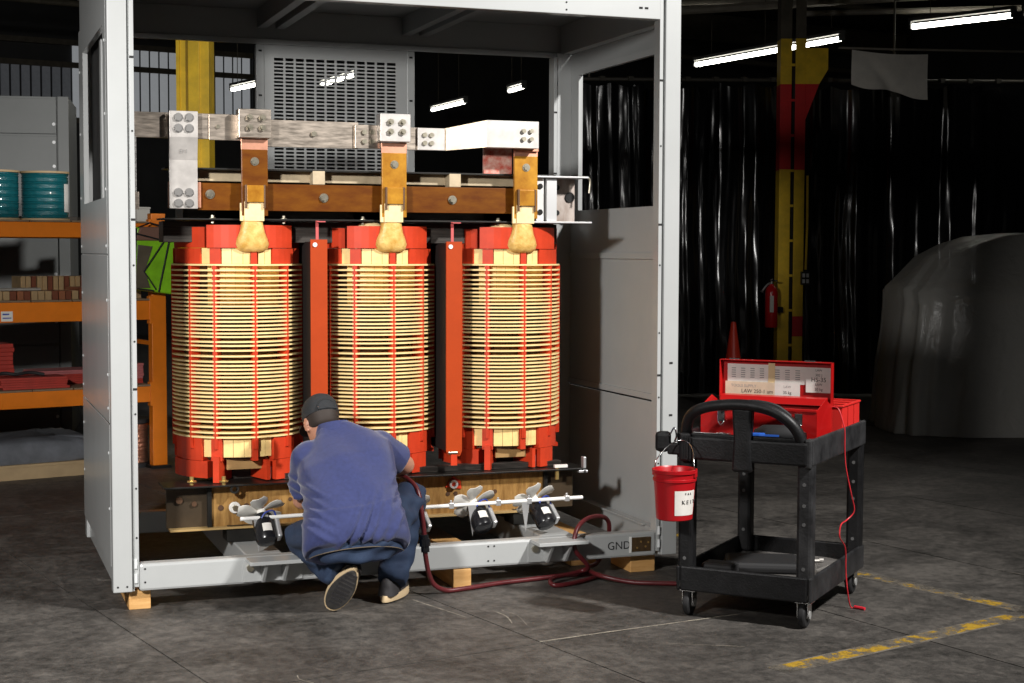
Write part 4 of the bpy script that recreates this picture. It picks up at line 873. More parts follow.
# hands: palm and five curled fingers each
def hand(mb, wrist, fdir, side, thumb):
    f = Vector(fdir).normalized(); s = Vector(side); s = (s-f*s.dot(f)).normalized(); nrm = f.cross(s)
    if nrm.z > 0: nrm = -nrm
    w0 = Vector(wrist)
    mb.loft([ering(w0, nrm, s, 0.030, 0.022, 14), ering(w0+f*0.045, nrm, s, 0.040, 0.017, 14), ering(w0+f*0.088, nrm, s, 0.043, 0.014, 14)])
    for k, (off, ln) in enumerate(((-0.033,0.066),(-0.011,0.078),(0.011,0.073),(0.033,0.056))):
        p = w0+f*0.080+s*off; q = p+f*ln*0.48+nrm*ln*0.14; r_ = q+f*ln*0.18+nrm*ln*0.36; u_ = r_-f*ln*0.10+nrm*ln*0.28
        limb(mb, p, q, 0.0095, 0.009, 10); limb(mb, q, r_, 0.009, 0.0085, 10); limb(mb, r_, u_, 0.0085, 0.0075, 10)
    p = w0+f*0.025+s*0.034*thumb; q = p+f*0.030+s*0.030*thumb+nrm*0.012; r_ = q+f*0.030+nrm*0.018
    limb(mb, p, q, 0.013, 0.011, 10); limb(mb, q, r_, 0.011, 0.009, 10)
hand(b, haL, V(0.45,0.7,0.1), V(0,0,1), -1); hand(b, haR, V(-0.55,0.7,-0.1), V(0,0,1), 1)
man = link('person', remesh(b, 'person', SKIN, 0.0065, 3, 0.4))
tag(man, 'man in navy polo, jeans and dark cap crouching with his back turned', 'person')
# shirt
def pull(co):      # diagonal drag folds across the back and round the waist
    x, y, z = co; r_ = 0.0
    def ridge(u, w_): return math.exp(-(u/w_)**2)
    q = (x-0.93)-(z-0.30)*0.62            # long diagonal folds rising from the waist towards the right shoulder
    fade = max(0.0, min(1.0, (0.58-z)/0.16))*max(0.0, min(1.0, (z-0.24)/0.05))
    for off, am, w_ in ((-0.05,0.011,0.013),(0.0,0.014,0.011),(0.045,0.009,0.013),(0.10,0.007,0.015),(0.16,0.006,0.015)): r_ += am*ridge(q-off-0.01*math.sin(20*z), w_)*fade
    r_ -= 0.010*ridge(q-0.022, 0.010)*fade+0.006*ridge(q+0.025, 0.010)*fade
    for k in range(5): r_ += 0.008*ridge(z-(0.56-0.045*k)+(x-0.82)*0.55, 0.010)*max(0, 1-abs(x-0.83)/0.09)
    for k in range(4): r_ += 0.006*ridge(z-(0.60-0.05*k)-(x-1.22)*0.5, 0.011)*max(0, 1-abs(x-1.20)/0.08)
    r_ += 0.007*math.sin(34*x+2)*max(0, 1-abs(z-0.31)/0.06)+0.004*ridge(z-0.49-0.12*(x-1.0), 0.008)
    r_ += 0.003*math.sin(30*x+24*z)
    return r_*1.35
s_ = MB(); up = V(0, 0.52, 0.85); bk = V(0, 0.85, -0.52)
rings = []
for (c, hw, hd, rt) in ((V(1.000,-0.405,0.285),0.236,0.130,V(1,0,0.02)),(V(1.002,-0.39,0.318),0.242,0.150,V(1,0,0.02)),(V(1.008,-0.345,0.39),0.232,0.160,V(1,0,0.04)),(V(1.012,-0.28,0.46),0.214,0.162,V(1,0,0.07)),
                        (V(1.018,-0.205,0.54),0.212,0.158,V(1,0,0.10)),(V(1.025,-0.13,0.615),0.222,0.148,V(1,0,0.14)),(V(1.032,-0.075,0.670),0.218,0.125,V(1,0,0.18)),(V(1.030,-0.040,0.722),0.168,0.094,V(1,0,0.18)),(V(1.015,-0.020,0.758),0.108,0.072,V(1,0,0.16)),(V(1.000,0.0,0.785),0.078,0.064,V(1,0,0.12))):
    rings.append(ering(c, V(0,0.80,-0.60), rt.normalized(), hw, hd, 32, 0.9))
s_.loft(rings)
for s, e in ((shL, elL), (shR, elR)):
    limb(s_, s, s.lerp(e, 0.50), 0.080, 0.072)
    dd = (e-s).normalized(); s_.cyl(s.lerp(e, 0.40), s.lerp(e, 0.76), 0.076, 0.076, 18)
sh = link('polo_shirt', remesh(s_, 'polo_shirt', SHIRT, 0.010, 5, 0.5, pull), man)
# collar
cc = MB(); n = 24; rings = []
for k, (dz, rr_) in enumerate(((0.0,0.092),(0.022,0.084),(0.042,0.077),(0.040,0.071),(0.018,0.076))):
    rings.append([V(1.0,0.0,0.768)+V(math.cos(2*PI*i/n)*rr_*0.95, math.sin(2*PI*i/n)*rr_*0.85, 0)+V(-0.1,0.38,0.9)*dz+V(0,0,0.10)*(math.cos(2*PI*i/n)*rr_*0.95)*1.0-V(0,0,0.28)*math.sin(2*PI*i/n)*rr_ for i in range(n)])
cc.loft(rings, cap=False).build('collar', SHIRT, sh, smooth=60)
# jeans
j_ = MB()
j_.loft([ering(V(1.005,-0.385,0.250), V(0,1,0), V(1,0,0), 0.155, 0.085), ering(V(1.003,-0.375,0.300), V(0,0.92,-0.3), V(1,0,0), 0.205, 0.125), ering(V(1.003,-0.350,0.360), V(0,0.85,-0.5), V(1,0,0.02), 0.198, 0.128), ering(V(1.005,-0.335,0.395), V(0,0.85,-0.5), V(1,0,0.03), 0.188, 0.12)])
for h_, k_, a_, foot in ((hipL, knL, anL, 0), (hipR, knR, anR, 1)):
    limb(j_, h_, h_.lerp(k_, 0.5), 0.112, 0.098); limb(j_, h_.lerp(k_, 0.5), k_, 0.098, 0.080); limb(j_, k_, k_.lerp(a_, 0.45), 0.080, 0.080); j_.cyl(k_.lerp(a_, 0.40), k_.lerp(a_, 0.97 if foot == 0 else 1.0), 0.080, 0.070 if foot == 0 else 0.072, 18)
def creases(co):
    x, y, z = co
    return 0.005*math.sin(70*z+12*x+20*y)+0.004*math.sin(45*x-60*z+3)+0.006*math.sin(90*z)*max(0, 1-abs(z-0.17)/0.09)
je = link('jeans', remesh(j_, 'jeans', JEANS, 0.010, 5, 0.5, creases), man)
STITCH = mat('denim_stitch', (0.10, 0.075, 0.05), 0.8)
# belt band and seams at the back
vs = []
for i in range(25):
    t = PI*(1.08+0.84*i/24); c = V(1.003,-0.362,0.292); p = c+V(1,0,0.02)*(math.cos(t)*0.218)+V(0,0.86,-0.46)*(math.sin(t)*0.140); vs.append(p)
for off, r_ in ((0.0, 0.0022), (-0.034, 0.0022)):
    MB().tube([p+V(0,-0.012 if off else -0.006, off) for p in vs], r_, 6).build('seam', STITCH, je, smooth=60)
wb_ = MB(); w2 = []
MB().loft([[p+V(0,-0.006,0.0), p+V(0,-0.010,-0.034), p+V(0,0.010,-0.034), p+V(0,0.010,0.0)] for p in vs]).build('waistband', JEANS, je, smooth=40)
# cap
c_ = MB(); rings = []
for z, hw, hd in ((0.012,0.083,0.104),(0.045,0.083,0.104),(0.078,0.077,0.096),(0.103,0.060,0.076),(0.120,0.034,0.044),(0.126,0.010,0.012)):
    rings.append(ering(hp(0,-0.004,z), hf, hr, hw, hd, 32, 0.95))
c_.loft(rings)
cp_ = c_.build('cap', CAP, man, smooth=70)
bl = [[hp(-0.078*math.cos(t)*k2, 0.06+0.045*math.sin(t)*k2+(0.085*math.sin(t) if k2 == 1 else 0), 0.022-0.02*(k2 == 1)+th) for t in [PI*i/14 for i in range(15)]] for th, k2 in ((0.0,1),(0.0,0.6),(0.006,0.6),(0.006,1))]
vsb = [v for r_ in bl for v in r_]; fsb = []
for q in range(4):
    for i in range(14): fsb.append((q*15+i, q*15+i+1, ((q+1) % 4)*15+i+1, ((q+1) % 4)*15+i))
MB().add(vsb, fsb).build('brim', CAP, cp_, smooth=60)
# opening and strap at the back of the cap
pts = [hp(0.046*math.cos(PI*i/12), -0.1085+0.014*abs(math.cos(PI*i/12))**2+0.006*math.sin(PI*i/12)**2, 0.020+0.046*math.sin(PI*i/12)) for i in range(13)]
MB().add([p for p in pts], [tuple(range(13))]).build('cap_opening', SKIN, cp_)
MB().tube(pts, 0.004, 6).build('opening_binding', CAP, cp_, smooth=60)
MB().tube([hp(-0.046,-0.100,0.020), hp(0,-0.112,0.020), hp(0.046,-0.100,0.020)], 0.006, 8).build('cap_strap', CAP, cp_, smooth=60)
# hair under the cap
rings = [ering(hp(0,-0.012,z), hf, hr, hw, hd, 24, 0.95) for z, hw, hd in ((-0.05,0.060,0.076),(-0.03,0.071,0.088),(0.0,0.077,0.094),(0.02,0.079,0.096))]
MB().loft(rings).build('hair', HAIR, man, smooth=70)
# eyes
for s in (-1, 1): MB().ball(hp(0.032*s,0.0925,0.002),0.006,8).build('eye', HAIR, man, smooth=60)
# shoes
def shoe(toe, heel, upv, nm):
    toe = Vector(toe); heel = Vector(heel); f = (toe-heel).normalized(); u_ = Vector(upv); u_ = (u_-f*u_.dot(f)).normalized(); r_ = f.cross(u_); L_ = (toe-heel).length
    def outline(sc, h):
        o = []
        for i in range(28):
            t = 2*PI*i/28; x = math.cos(t); y = math.sin(t)
            wdt = 0.047+0.010*x-0.006*math.cos(2*t); o.append(heel+f*(L_*0.5+L_*0.5*x*sc)+r_*(wdt*sc*math.copysign(abs(y)**0.85, y))+u_*h)
        return o
    MB().loft([outline(0.97,0.0), outline(1.0,0.004), outline(1.0,0.011)]).build('outsole', SOLE, s0 := MB().loft([outline(1.06,0.004), outline(1.09,0.012), outline(1.06,0.034)]).build('shoe', MIDS, man, smooth=50), smooth=50)
    up_ = MB()
    def sec(k, hw, h): 
        c = heel+f*(L_*k)+u_*0.030; return [c+r_*(hw*math.cos(t))+u_*(h*max(0, math.sin(t))) for t in [2*PI*i/20 for i in range(20)]]
    up_.loft([sec(-0.005,0.022,0.045), sec(0.03,0.036,0.075), sec(0.15,0.043,0.085), sec(0.35,0.044,0.078), sec(0.55,0.047,0.058), sec(0.78,0.048,0.045), sec(0.93,0.038,0.036), sec(1.0,0.018,0.022)])
    up_.build('shoe_upper', SHOE, s0, smooth=60)
    for k in range(9):
        c = heel+f*(L_*(0.10+0.09*k))+u_*-0.0015; MB().obox(c, (0.012, 0.066 if 1 < k < 7 else 0.05, 0.003), Matrix((f, r_, u_)).transposed()).build('tread_bar', SHOE, s0)
    return s0
shoe((0.905,-0.300,0.016), (0.985,-0.425,0.205), (0.30,0.80,0.42), 'l')
shoe((1.335,0.045,0.004), (1.180,-0.215,0.004), (0,0,1), 'r')
# trouser belt stays under the shirt

# air hose in his hand, trailing to the cart
pts = [(1.225,0.315,0.505),(1.27,0.20,0.53),(1.33,0.05,0.545),(1.375,-0.05,0.50),(1.390,-0.09,0.40),(1.400,-0.10,0.29),(1.405,-0.11,0.18),(1.430,-0.12,0.07),(1.50,-0.10,0.018),(1.60,-0.08,0.013),(1.80,-0.02,0.013),(2.02,0.02,0.013),(2.20,0.05,0.013),
       (2.33,0.02,0.013),(2.28,-0.05,0.013),(2.12,-0.14,0.013),(2.03,-0.15,0.014),(2.05,-0.08,0.030),(2.22,0.0,0.036),(2.25,-0.04,0.07),(2.175,-0.06,0.16),(2.19,-0.04,0.25),(2.27,0.02,0.292),(2.38,0.09,0.285),(2.44,0.14,0.235),(2.45,0.19,0.12),(2.40,0.20,0.03),(2.30,0.08,0.037),(2.28,-0.10,0.036),(2.40,-0.20,0.014),(2.52,-0.27,0.013),(2.68,-0.33,0.013),(2.85,-0.30,0.013),(3.0,-0.10,0.013),(3.1,0.3,0.013)]
hs = thing('air_hose', 'dark red air hose looping from the man across the floor', 'hose', (2.1,-0.05,0), 0, world=True)
MB().tube(catmull(pts, 8), 0.0115, 10).build('hose_line', HOSE, hs, smooth=70)
MB().cyl((1.400,-0.10,0.285),(1.404,-0.108,0.205),0.020,n=14).cyl((1.401,-0.102,0.265),(1.403,-0.106,0.232),0.027,n=8).build('coupler', BLACKP, hs, smooth=40)
hd_ = thing('air_tool', 'small dark air tool held in the man\'s hidden right hand', 'tool', tuple(haR), 0, world=True)
MB().cyl(haR+V(-0.01,0.085,-0.06), haR+V(0.005,0.075,0.055), 0.015, n=12).build('grip', BLACKM, hd_, smooth=40)
MB().cyl(haR+V(0.0,0.075,0.055), haR+V(-0.015,0.108,0.085), 0.02, 0.014, n=12).build('barrel', STEELDK, hd_, smooth=40)
ORD = ['first','second','third','fourth','fifth','sixth','seventh','eighth','ninth','tenth','eleventh','twelfth','thirteenth','fourteenth','fifteenth','sixteenth']
def nth(k, n): return 'leftmost' if k == 0 else ('rightmost' if k == n-1 else ORD[k]+' from left')
def lev(k, n): return 'bottom' if k == 0 else ('topmost' if k == n-1 else ORD[k]+' up')
# ================================================================== utility cart
CA = math.radians(-47); CO = V(2.858, -0.776, 0)
lx = V(math.cos(CA), math.sin(CA), 0); ly = V(-math.sin(CA), math.cos(CA), 0)
def cw(x, y, z): return CO+lx*x+ly*y+V(0,0,z)
ct = thing('utility_cart', 'black two-shelf plastic utility cart with arched handle', 'cart', tuple(CO), CA)
hw, hl = 0.305, 0.440
def tray(z0, z1, zf, nm, wall=0.018):
    o = MB().box(-hw+0.005, hw-0.005, -hl+0.005, hl-0.005, zf-0.02, zf).build(nm, mat('worn_grey_shelf', (0.17,0.16,0.15), 0.6, color2=(0.08,0.075,0.07), vscale=10), ct, bevel=0.003)
    for a in ((-hw, -hw+wall, -hl, hl), (hw-wall, hw, -hl, hl)):
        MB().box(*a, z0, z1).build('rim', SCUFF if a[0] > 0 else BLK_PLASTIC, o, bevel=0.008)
    for a in ((-hw+wall, hw-wall, -hl, -hl+wall), (-hw+wall, hw-wall, hl-wall, hl)):
        MB().box(*a, z0, z1).build('rim', BLK_PLASTIC, o, bevel=0.008)
    return o
tray(0.115, 0.225, 0.150, 'lower_shelf'); ups = tray(0.70, 0.815, 0.745, 'upper_shelf')
MB().box(-hw, -0.26, -hl, -hl+0.09, 0.15, 0.16).build('corner_pad', BLK_PLASTIC, ct)
for sx in (-1, 1):
    for sy in (-1, 1):
        x0, x1 = sorted((sx*(hw-0.004), sx*(hw-0.072))); y0, y1 = sorted((sy*(hl-0.004), sy*(hl-0.075)))
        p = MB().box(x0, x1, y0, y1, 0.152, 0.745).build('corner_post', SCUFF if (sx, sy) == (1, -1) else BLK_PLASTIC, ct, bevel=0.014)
        for z in (0.26, 0.45, 0.53, 0.62): MB().cyl(((x0+x1)/2, y0-0.001, z), ((x0+x1)/2, y0+0.004, z), 0.008, n=10).build('screw_boss', mat('grey_boss', (0.14,0.14,0.14), 0.5), p)
        # caster
        cx_, cy_ = sx*(hw-0.045), sy*(hl-0.06)
        ca_ = MB().box(cx_-0.035, cx_+0.035, cy_-0.035, cy_+0.035, 0.108, 0.116).box(cx_-0.025, cx_-0.020, cy_-0.035, cy_+0.02, 0.05, 0.108).box(cx_+0.020, cx_+0.025, cy_-0.035, cy_+0.02, 0.05, 0.108).build('caster', SHINY, ct, bevel=0.001)
        MB().lathe([(0.02,-0.014),(0.050,-0.015),(0.056,-0.009),(0.057,0),(0.056,0.009),(0.050,0.015),(0.02,0.014),(0.02,-0.014)], c=(cx_,cy_-0.008,0.057), n=28, M=Matrix.Rotation(PI/2,3,'Y')).build('wheel', BLACKM, ca_, smooth=35)
        MB().cyl((cx_-0.027,cy_-0.008,0.057),(cx_+0.027,cy_-0.008,0.057),0.018,n=14).build('hub', mat('grey_wheel_hub', (0.35,0.35,0.34), 0.5), ca_, smooth=35)
# handle arch with centre bracket
pts = catmull([(-0.262,-0.405,0.72),(-0.266,-0.425,0.82),(-0.235,-0.452,0.895),(-0.15,-0.462,0.935),(0.0,-0.466,0.950),(0.13,-0.462,0.930),(0.215,-0.452,0.875),(0.252,-0.43,0.80),(0.250,-0.41,0.72)], 7)
hn = MB().tube(pts, 0.024, 14).build('handle', BLK_PLASTIC, ct, smooth=60)
MB().prism([(-0.045,0.66),(0.045,0.66),(0.038,0.80),(0.046,0.935),(-0.046,0.935),(-0.038,0.80)], 'y', -0.475, -0.425).build('handle_bracket', BLK_PLASTIC, hn, bevel=0.012)
MB().box(-0.285, 0.285, -0.462, -0.440, 0.700, 0.80).build('storage_front', BLK_PLASTIC, ct, bevel=0.010)
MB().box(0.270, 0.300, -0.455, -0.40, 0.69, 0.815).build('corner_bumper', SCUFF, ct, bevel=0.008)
MB().box(-0.285, -0.235, -0.472, -0.40, 0.69, 0.815).build('corner_bumper', BLK_PLASTIC, ct, bevel=0.010)
for k in range(4): MB().box(-0.27+k*0.012, -0.264+k*0.012, -0.476, -0.47, 0.70, 0.80).build('grip_rib', BLK_PLASTIC, ct, bevel=0.002)
hk = MB().box(-0.40, -0.335, -0.475, -0.415, 0.725, 0.815).build('tool_holder', BLK_PLASTIC, ct, bevel=0.018)
MB().box(-0.345, -0.28, -0.46, -0.42, 0.715, 0.765).build('holder_arm', BLK_PLASTIC, hk, bevel=0.008)
MB().tube(catmull([(-0.335,-0.45,0.80),(-0.31,-0.46,0.835),(-0.30,-0.46,0.80),(-0.31,-0.455,0.775)],5), 0.004, 6).build('holder_wire', SHINY, hk, smooth=60)

# bucket hanging from the holder
bk_ = thing('bucket', 'small red plastic bucket with white label hanging from the cart', 'bucket', tuple(cw(-0.263,-0.574,0.455)), CA)
MB().lathe([(0,0),(0.073,0),(0.078,0.004),(0.089,0.165),(0.094,0.168),(0.094,0.178),(0.090,0.18),(0.091,0.200),(0.097,0.202),(0.098,0.216),(0.093,0.218),(0.088,0.21),(0.076,0.008),(0,0.008)], n=40).build('pail', BUCKR, bk_, smooth=35)
lb_ = MB().ring(0.0838,0.0896,0.0,0.0,n=1)
def cone_patch(a0, a1, z0, z1, off):
    vs = []; fs = []; n = 12
    for i in range(n+1):
        t = math.radians(a0+(a1-a0)*i/n)
        for z in (z0, z1):
            r_ = 0.078+(z-0.004)/0.161*0.011+off; vs.append((r_*math.cos(t), r_*math.sin(t), z))
    for i in range(n): fs.append((2*i, 2*i+2, 2*i+3, 2*i+1))
    return MB().add(vs, fs)
lb = cone_patch(-68, 4, 0.026, 0.132, 0.001).build('bucket_label', PAPER, bk_, smooth=60)
for (word, ang, z, sz, st) in (('KEITH', -42, 0.082, 0.024, 13.5), ('FAS', -36, 0.118, 0.013, 9)):
    for q, ch in enumerate(word):
        t = math.radians(ang+q*st); r_ = 0.078+(z-0.004)/0.161*0.011+0.0022
        text('label_letter', ch, sz, frame((r_*math.cos(t), r_*math.sin(t), z), (-math.sin(t), math.cos(t), 0), (0.06*math.cos(t),0.06*math.sin(t),1)), INK, lb)
hxx = [(0.094*math.cos(t), 0.012, 0.20+0.13*math.sin(t)) for t in [PI*i/16 for i in range(17)]]
MB().tube([(x*0.98, 0.0+0.10*max(0,(z-0.25))/0.08*0.9, z) for x, y, z in hxx], 0.0025, 6).build('bail', SHINY, bk_, smooth=60)
for s in (-1, 1): MB().box(s*0.094-0.006, s*0.094+0.006, -0.012, 0.012, 0.185, 0.21).build('bail_lug', BUCKR, bk_, bevel=0.003)

# open red toolbox on the upper shelf
tb = thing('toolbox', 'open red metal toolbox on the cart with notes taped inside the lid', 'toolbox', tuple(cw(-0.02,-0.08,0.745)), CA)
ox, oy = -0.02, -0.08            # cart coordinates of the toolbox origin
def T(x): return x-ox
def U(y): return y-oy
bodyz = 0.185; x0, x1, y0, y1 = T(-0.283), T(0.252), U(-0.205), U(0.035)
MB().box(x0, x1, y0, y1, 0.0, 0.006).box(x0, x1, y0, y0+0.003, 0, 0.165).box(x0, x1, y1-0.003, y1, 0, 0.17).build('body', TOOLRED, tb, bevel=0.002)
for xx in (x0, x1-0.004): MB().prism([(y0,0),(y1,0),(y1,0.17),((y0+y1)/2+0.02,0.205),(y0,0.165)], 'x', xx, xx+0.004).build('end_panel', TOOLRED, tb, bevel=0.001)
MB().box(x0+0.004, x1-0.004, y0+0.004, y1-0.01, 0.10, 0.104).build('tool_tray', STEELDK, tb)
MB().box(x0, x1, y0-0.004, y0+0.008, 0.158, 0.172).build('front_lip', TOOLRED, tb, bevel=0.003)
MB().prism([(y1-0.045,0.17),(y1,0.17),(y1,0.205),(y1-0.03,0.20)], 'x', x0+0.02, x1-0.02).build('lid_edge', TOOLRED, tb, bevel=0.002)
lid = MB().box(x0+0.004, x1-0.004, y1+0.032, y1+0.036, 0.165, 0.362).box(x0+0.004, x1-0.004, y1-0.004, y1+0.036, 0.358, 0.362).box(x0+0.004, x0+0.008, y1-0.004, y1+0.036, 0.165, 0.362).box(x1-0.008, x1-0.004, y1-0.004, y1+0.036, 0.165, 0.362).build('lid', TOOLRED, tb, bevel=0.001)
MB().box(x0+0.05, x0+0.10, y1-0.002, y1+0.01, 0.362, 0.367).build('latch', SHINY, lid); MB().box(x1-0.13, x1-0.08, y1-0.002, y1+0.012, 0.362, 0.368).build('latch', SHINY, lid)
for xx in (x0+0.10, x1-0.08):
    lt = MB().box(xx-0.018, xx+0.018, y0-0.010, y0-0.002, 0.10, 0.152).build('hasp', SHINY, tb, bevel=0.003)
    MB().tube([(xx-0.012,y0-0.012,0.10),(xx,y0-0.018,0.085),(xx+0.012,y0-0.012,0.10)],0.003,6).build('hasp_loop', SHINY, lt)
MB().tube(catmull([(x0+0.10,y0-0.006,0.14),(x0+0.16,y0-0.03,0.185),(x0+0.26,y0-0.03,0.20),(x0+0.36,y0-0.03,0.185),(x0+0.42,y0-0.006,0.14)],5),0.007,8).build('carry_handle', BLACKM, tb, smooth=60)
# notes on the inside of the lid (facing the handle side)
py = y1+0.0315
def note(px0, px1, pz0, pz1, m, nm='note', dy=0.0):
    k = 0.00455; X0 = x0+(px0-714)*k; X1 = x0+(px1-714)*k; Z1 = 0.362-(pz0-359.5)*0.00475; Z0 = 0.362-(pz1-359.5)*0.00475
    o = MB().box(X0, X1, py-0.0012-dy, py-dy, Z0, Z1).build(nm, m, lid); return o, (X0, X1, Z0, Z1), py-0.0013-dy
n1, r1, yy1 = note(721, 767, 364, 383, PAPER)
for q in range(4):
    cxn = r1[0]+0.03+q*0.045
    for k in range(5): MB().box(cxn-0.010, cxn+0.010, yy1-0.0006, yy1, r1[3]-0.022-k*0.010, r1[3]-0.018-k*0.010).build('printed_line', INKG, n1)
n2, r2, yy2 = note(768, 803, 365, 382, PAPER)
for q in range(3):
    cxn = r2[0]+0.025+q*0.048
    for k in range(5): MB().box(cxn-0.012, cxn+0.010, yy2-0.0006, yy2, r2[3]-0.020-k*0.010, r2[3]-0.016-k*0.010).build('printed_line', INKG, n2)
tpz = note(764, 771, 362, 384, TAPE, 'tape', 0.0016)
n3, r3, yy3 = note(719, 771, 381, 394, PAPERT, 'note', 0.003)
text('handwriting', 'TOOLS SUPPLY', 0.018, frame(((r3[0]+r3[1])/2-0.03, yy3, r3[3]-0.020), (1,0,0), (0,0,1)), INKG, n3, 0.0003)
text('handwriting', 'LAW 250-1 um', 0.024, frame(((r3[0]+r3[1])/2+0.035, yy3, r3[2]+0.018), (1,0,0), (0,0,1)), INK, n3, 0.0003)
n4, r4, yy4 = note(771, 797, 380, 397, PAPER, 'note', 0.003)
text('handwriting', 'LAW', 0.016, frame(((r4[0]+r4[1])/2, yy4, r4[3]-0.022), (1,0,0), (0,0,1)), INKG, n4, 0.0003)
text('handwriting', '35 kg', 0.018, frame(((r4[0]+r4[1])/2, yy4, r4[2]+0.032), (1,0,0), (0,0,1)), INK, n4, 0.0003)
n5, r5, yy5 = note(803, 829, 365, 389, PAPER, 'note', 0.003)
for s_x, (word, sz) in enumerate((('LAW', 0.014), ('302 J', 0.016), ('HS-35', 0.028), ('LAW', 0.015), ('30 kg', 0.017))):
    text('handwriting', word, sz, frame(((r5[0]+r5[1])/2, yy5, r5[3]-0.013-s_x*0.0215), (1,0,0), (0,0,1)), INK, n5, 0.0003)
# tools lying loose in the cart behind the handle
tl = thing('hammer_drill', 'black power drill lying in front of the toolbox behind the handle', 'drill', tuple(cw(0.10,-0.31,0.745)), CA)
MB().tube([(-0.09,0,0.06),(-0.05,0,0.066),(0.06,0,0.07),(0.10,0,0.068)], [0.026,0.042,0.042,0.026], 14).build('motor_body', BLACKM, tl, smooth=60)
MB().cyl((0.10,0,0.068),(0.135,0,0.068),0.022,0.015,n=12).build('chuck', SHINY, tl, smooth=40)
MB().prism([(-0.06,0.0),(-0.01,0.0),(0.0,0.05),(-0.05,0.05)], 'y', -0.02, 0.02).build('grip', BLACKM, tl, bevel=0.006)
o = MB().cyl((0,0,0.012),(0.075,0.01,0.012),0.011,n=10).box(0.073,0.135,0.006,0.014,0.008,0.016).build('screwdriver', mat('blue_plastic', (0.02,0.10,0.45), 0.35), bevel=0); o.location = cw(0.04,-0.385,0.79); o.rotation_euler = (0,0,CA+0.1); tag(o, 'blue-handled screwdriver resting on the cart ledge', 'screwdriver')
o.location = cw(-0.0, -0.395, 0.802)
o = MB().box(-0.15,0.02,-0.01,0.01,0,0.01).box(0.02,0.075,-0.022,0.022,0,0.012).build('wrench', SHINY, bevel=0.004); o.location = cw(-0.16,-0.38,0.802); o.rotation_euler = (0,0,CA); tag(o, 'shiny steel wrench left of the handle bracket', 'wrench')
o = MB().box(-0.06,0.06,-0.06,0.06,0,0.03).build('parts_tray', SHINY, bevel=0.006); o.location = cw(-0.20,-0.31,0.745); o.rotation_euler = (0,0,CA); tag(o, 'small steel tray in front of the toolbox at the left', 'tray')
# ledge the small tools rest on
MB().box(-0.235, 0.235, -0.430, -0.355, 0.745, 0.801).build('ledge', BLK_PLASTIC, ct, bevel=0.004)
# red bins behind the toolbox
def bin_(x, y, w_, d_, label):
    t = thing('parts_bin', label, 'bin', tuple(cw(x, y, 0.745)), CA, 'red parts bins on the cart')
    MB().box(-w_/2,w_/2,-d_/2,d_/2,0,0.004).box(-w_/2,-w_/2+0.004,-d_/2,d_/2,0.004,0.165).box(w_/2-0.004,w_/2,-d_/2,d_/2,0.004,0.165).box(-w_/2+0.004,w_/2-0.004,d_/2-0.004,d_/2,0.004,0.165).box(-w_/2+0.004,w_/2-0.004,-d_/2,-d_/2+0.004,0.004,0.165).build('shell', BINRED, t, bevel=0.001)
    for a in ((-w_/2-0.005,w_/2+0.005,-d_/2-0.005,-d_/2+0.004),(-w_/2-0.005,w_/2+0.005,d_/2-0.004,d_/2+0.005),(-w_/2-0.005,-w_/2+0.004,-d_/2,d_/2),(w_/2-0.004,w_/2+0.005,-d_/2,d_/2)):
        MB().box(*a,0.158,0.168).build('rim', BINRED, t, bevel=0.002)
bin_(0.165, 0.140, 0.235, 0.09, 'red plastic parts bin right behind the toolbox')
bin_(0.165, 0.245, 0.235, 0.09, 'red plastic parts bin in the middle of the cart row')
bin_(0.165, 0.350, 0.235, 0.09, 'red plastic parts bin at the far end of the cart')
# seat pad and small tools on the lower shelf
o = MB().box(-0.17,0.17,-0.13,0.13,0,0.05).build('kneeling_pad', BLACKM, bevel=0.022, seg=3); o.location = cw(-0.06,0.02,0.150); o.rotation_euler = (0,0,CA+0.35); tag(o, 'black foam kneeling pad on the lower shelf of the cart', 'pad')
o = MB().box(-0.075,0.075,-0.05,0.05,0,0.075).build('tool_pouch', BLACKM, bevel=0.018, seg=3); o.location = cw(-0.16,-0.27,0.150); o.rotation_euler = (0,0,CA); tag(o, 'black tool pouch at the front of the lower shelf', 'pouch')
for k, (x, y, l, a) in enumerate(((0.10,0.26,0.12,0.6),(0.20,0.10,0.14,1.4),(0.05,0.34,0.07,-0.3))):
    o = MB().cyl((-l/2,0,0.008),(l/2,0,0.008),0.008,n=8).cyl((l/2-0.02,0,0.009),(l/2,0,0.009),0.009,n=6).build('steel_socket_bar', mat('dull_tool_steel', (0.45,0.43,0.40), 0.4, 0.7)); o.location = cw(x,y,0.151); o.rotation_euler = (0,0,CA+a)
    tag(o, ('steel socket bar behind the kneeling pad', 'long steel bar right of the kneeling pad', 'short steel bar at the back of the lower shelf')[k], 'tool', 'loose steel tools on the lower shelf')
# red test lead draped over the cart side
ld = thing('test_lead', 'thin red test lead hanging from the cart to the floor', 'cable', tuple(cw(0.36,0.05,0)), CA)
q0 = (0.36, 0.05)
lp_ = [(0.24,0.06,0.905),(0.275,0.055,0.90),(0.300,0.05,0.835),(0.307,0.05,0.80),(0.312,0.05,0.66),(0.335,0.07,0.52),(0.345,0.09,0.44),(0.32,0.06,0.40),(0.315,-0.02,0.39),(0.318,-0.05,0.34),(0.325,0.02,0.28),(0.325,0.04,0.16),(0.335,0.05,0.05),(0.345,0.06,0.006),(0.36,0.065,0.006)]
MB().tube([Vector((x-q0[0], y-q0[1], z)) for x, y, z in catmull(lp_, 6)], 0.0032, 6).build('lead', mat('red_lead_pvc', (0.60,0.03,0.04), 0.4), ld, smooth=60)
MB().cyl((0.36-q0[0],0.065-q0[1],0.008),(0.41-q0[0],0.05-q0[1],0.008),0.0075,n=8).build('probe_tip', mat('red_probe', (0.75,0.03,0.05), 0.4), ld, smooth=40)

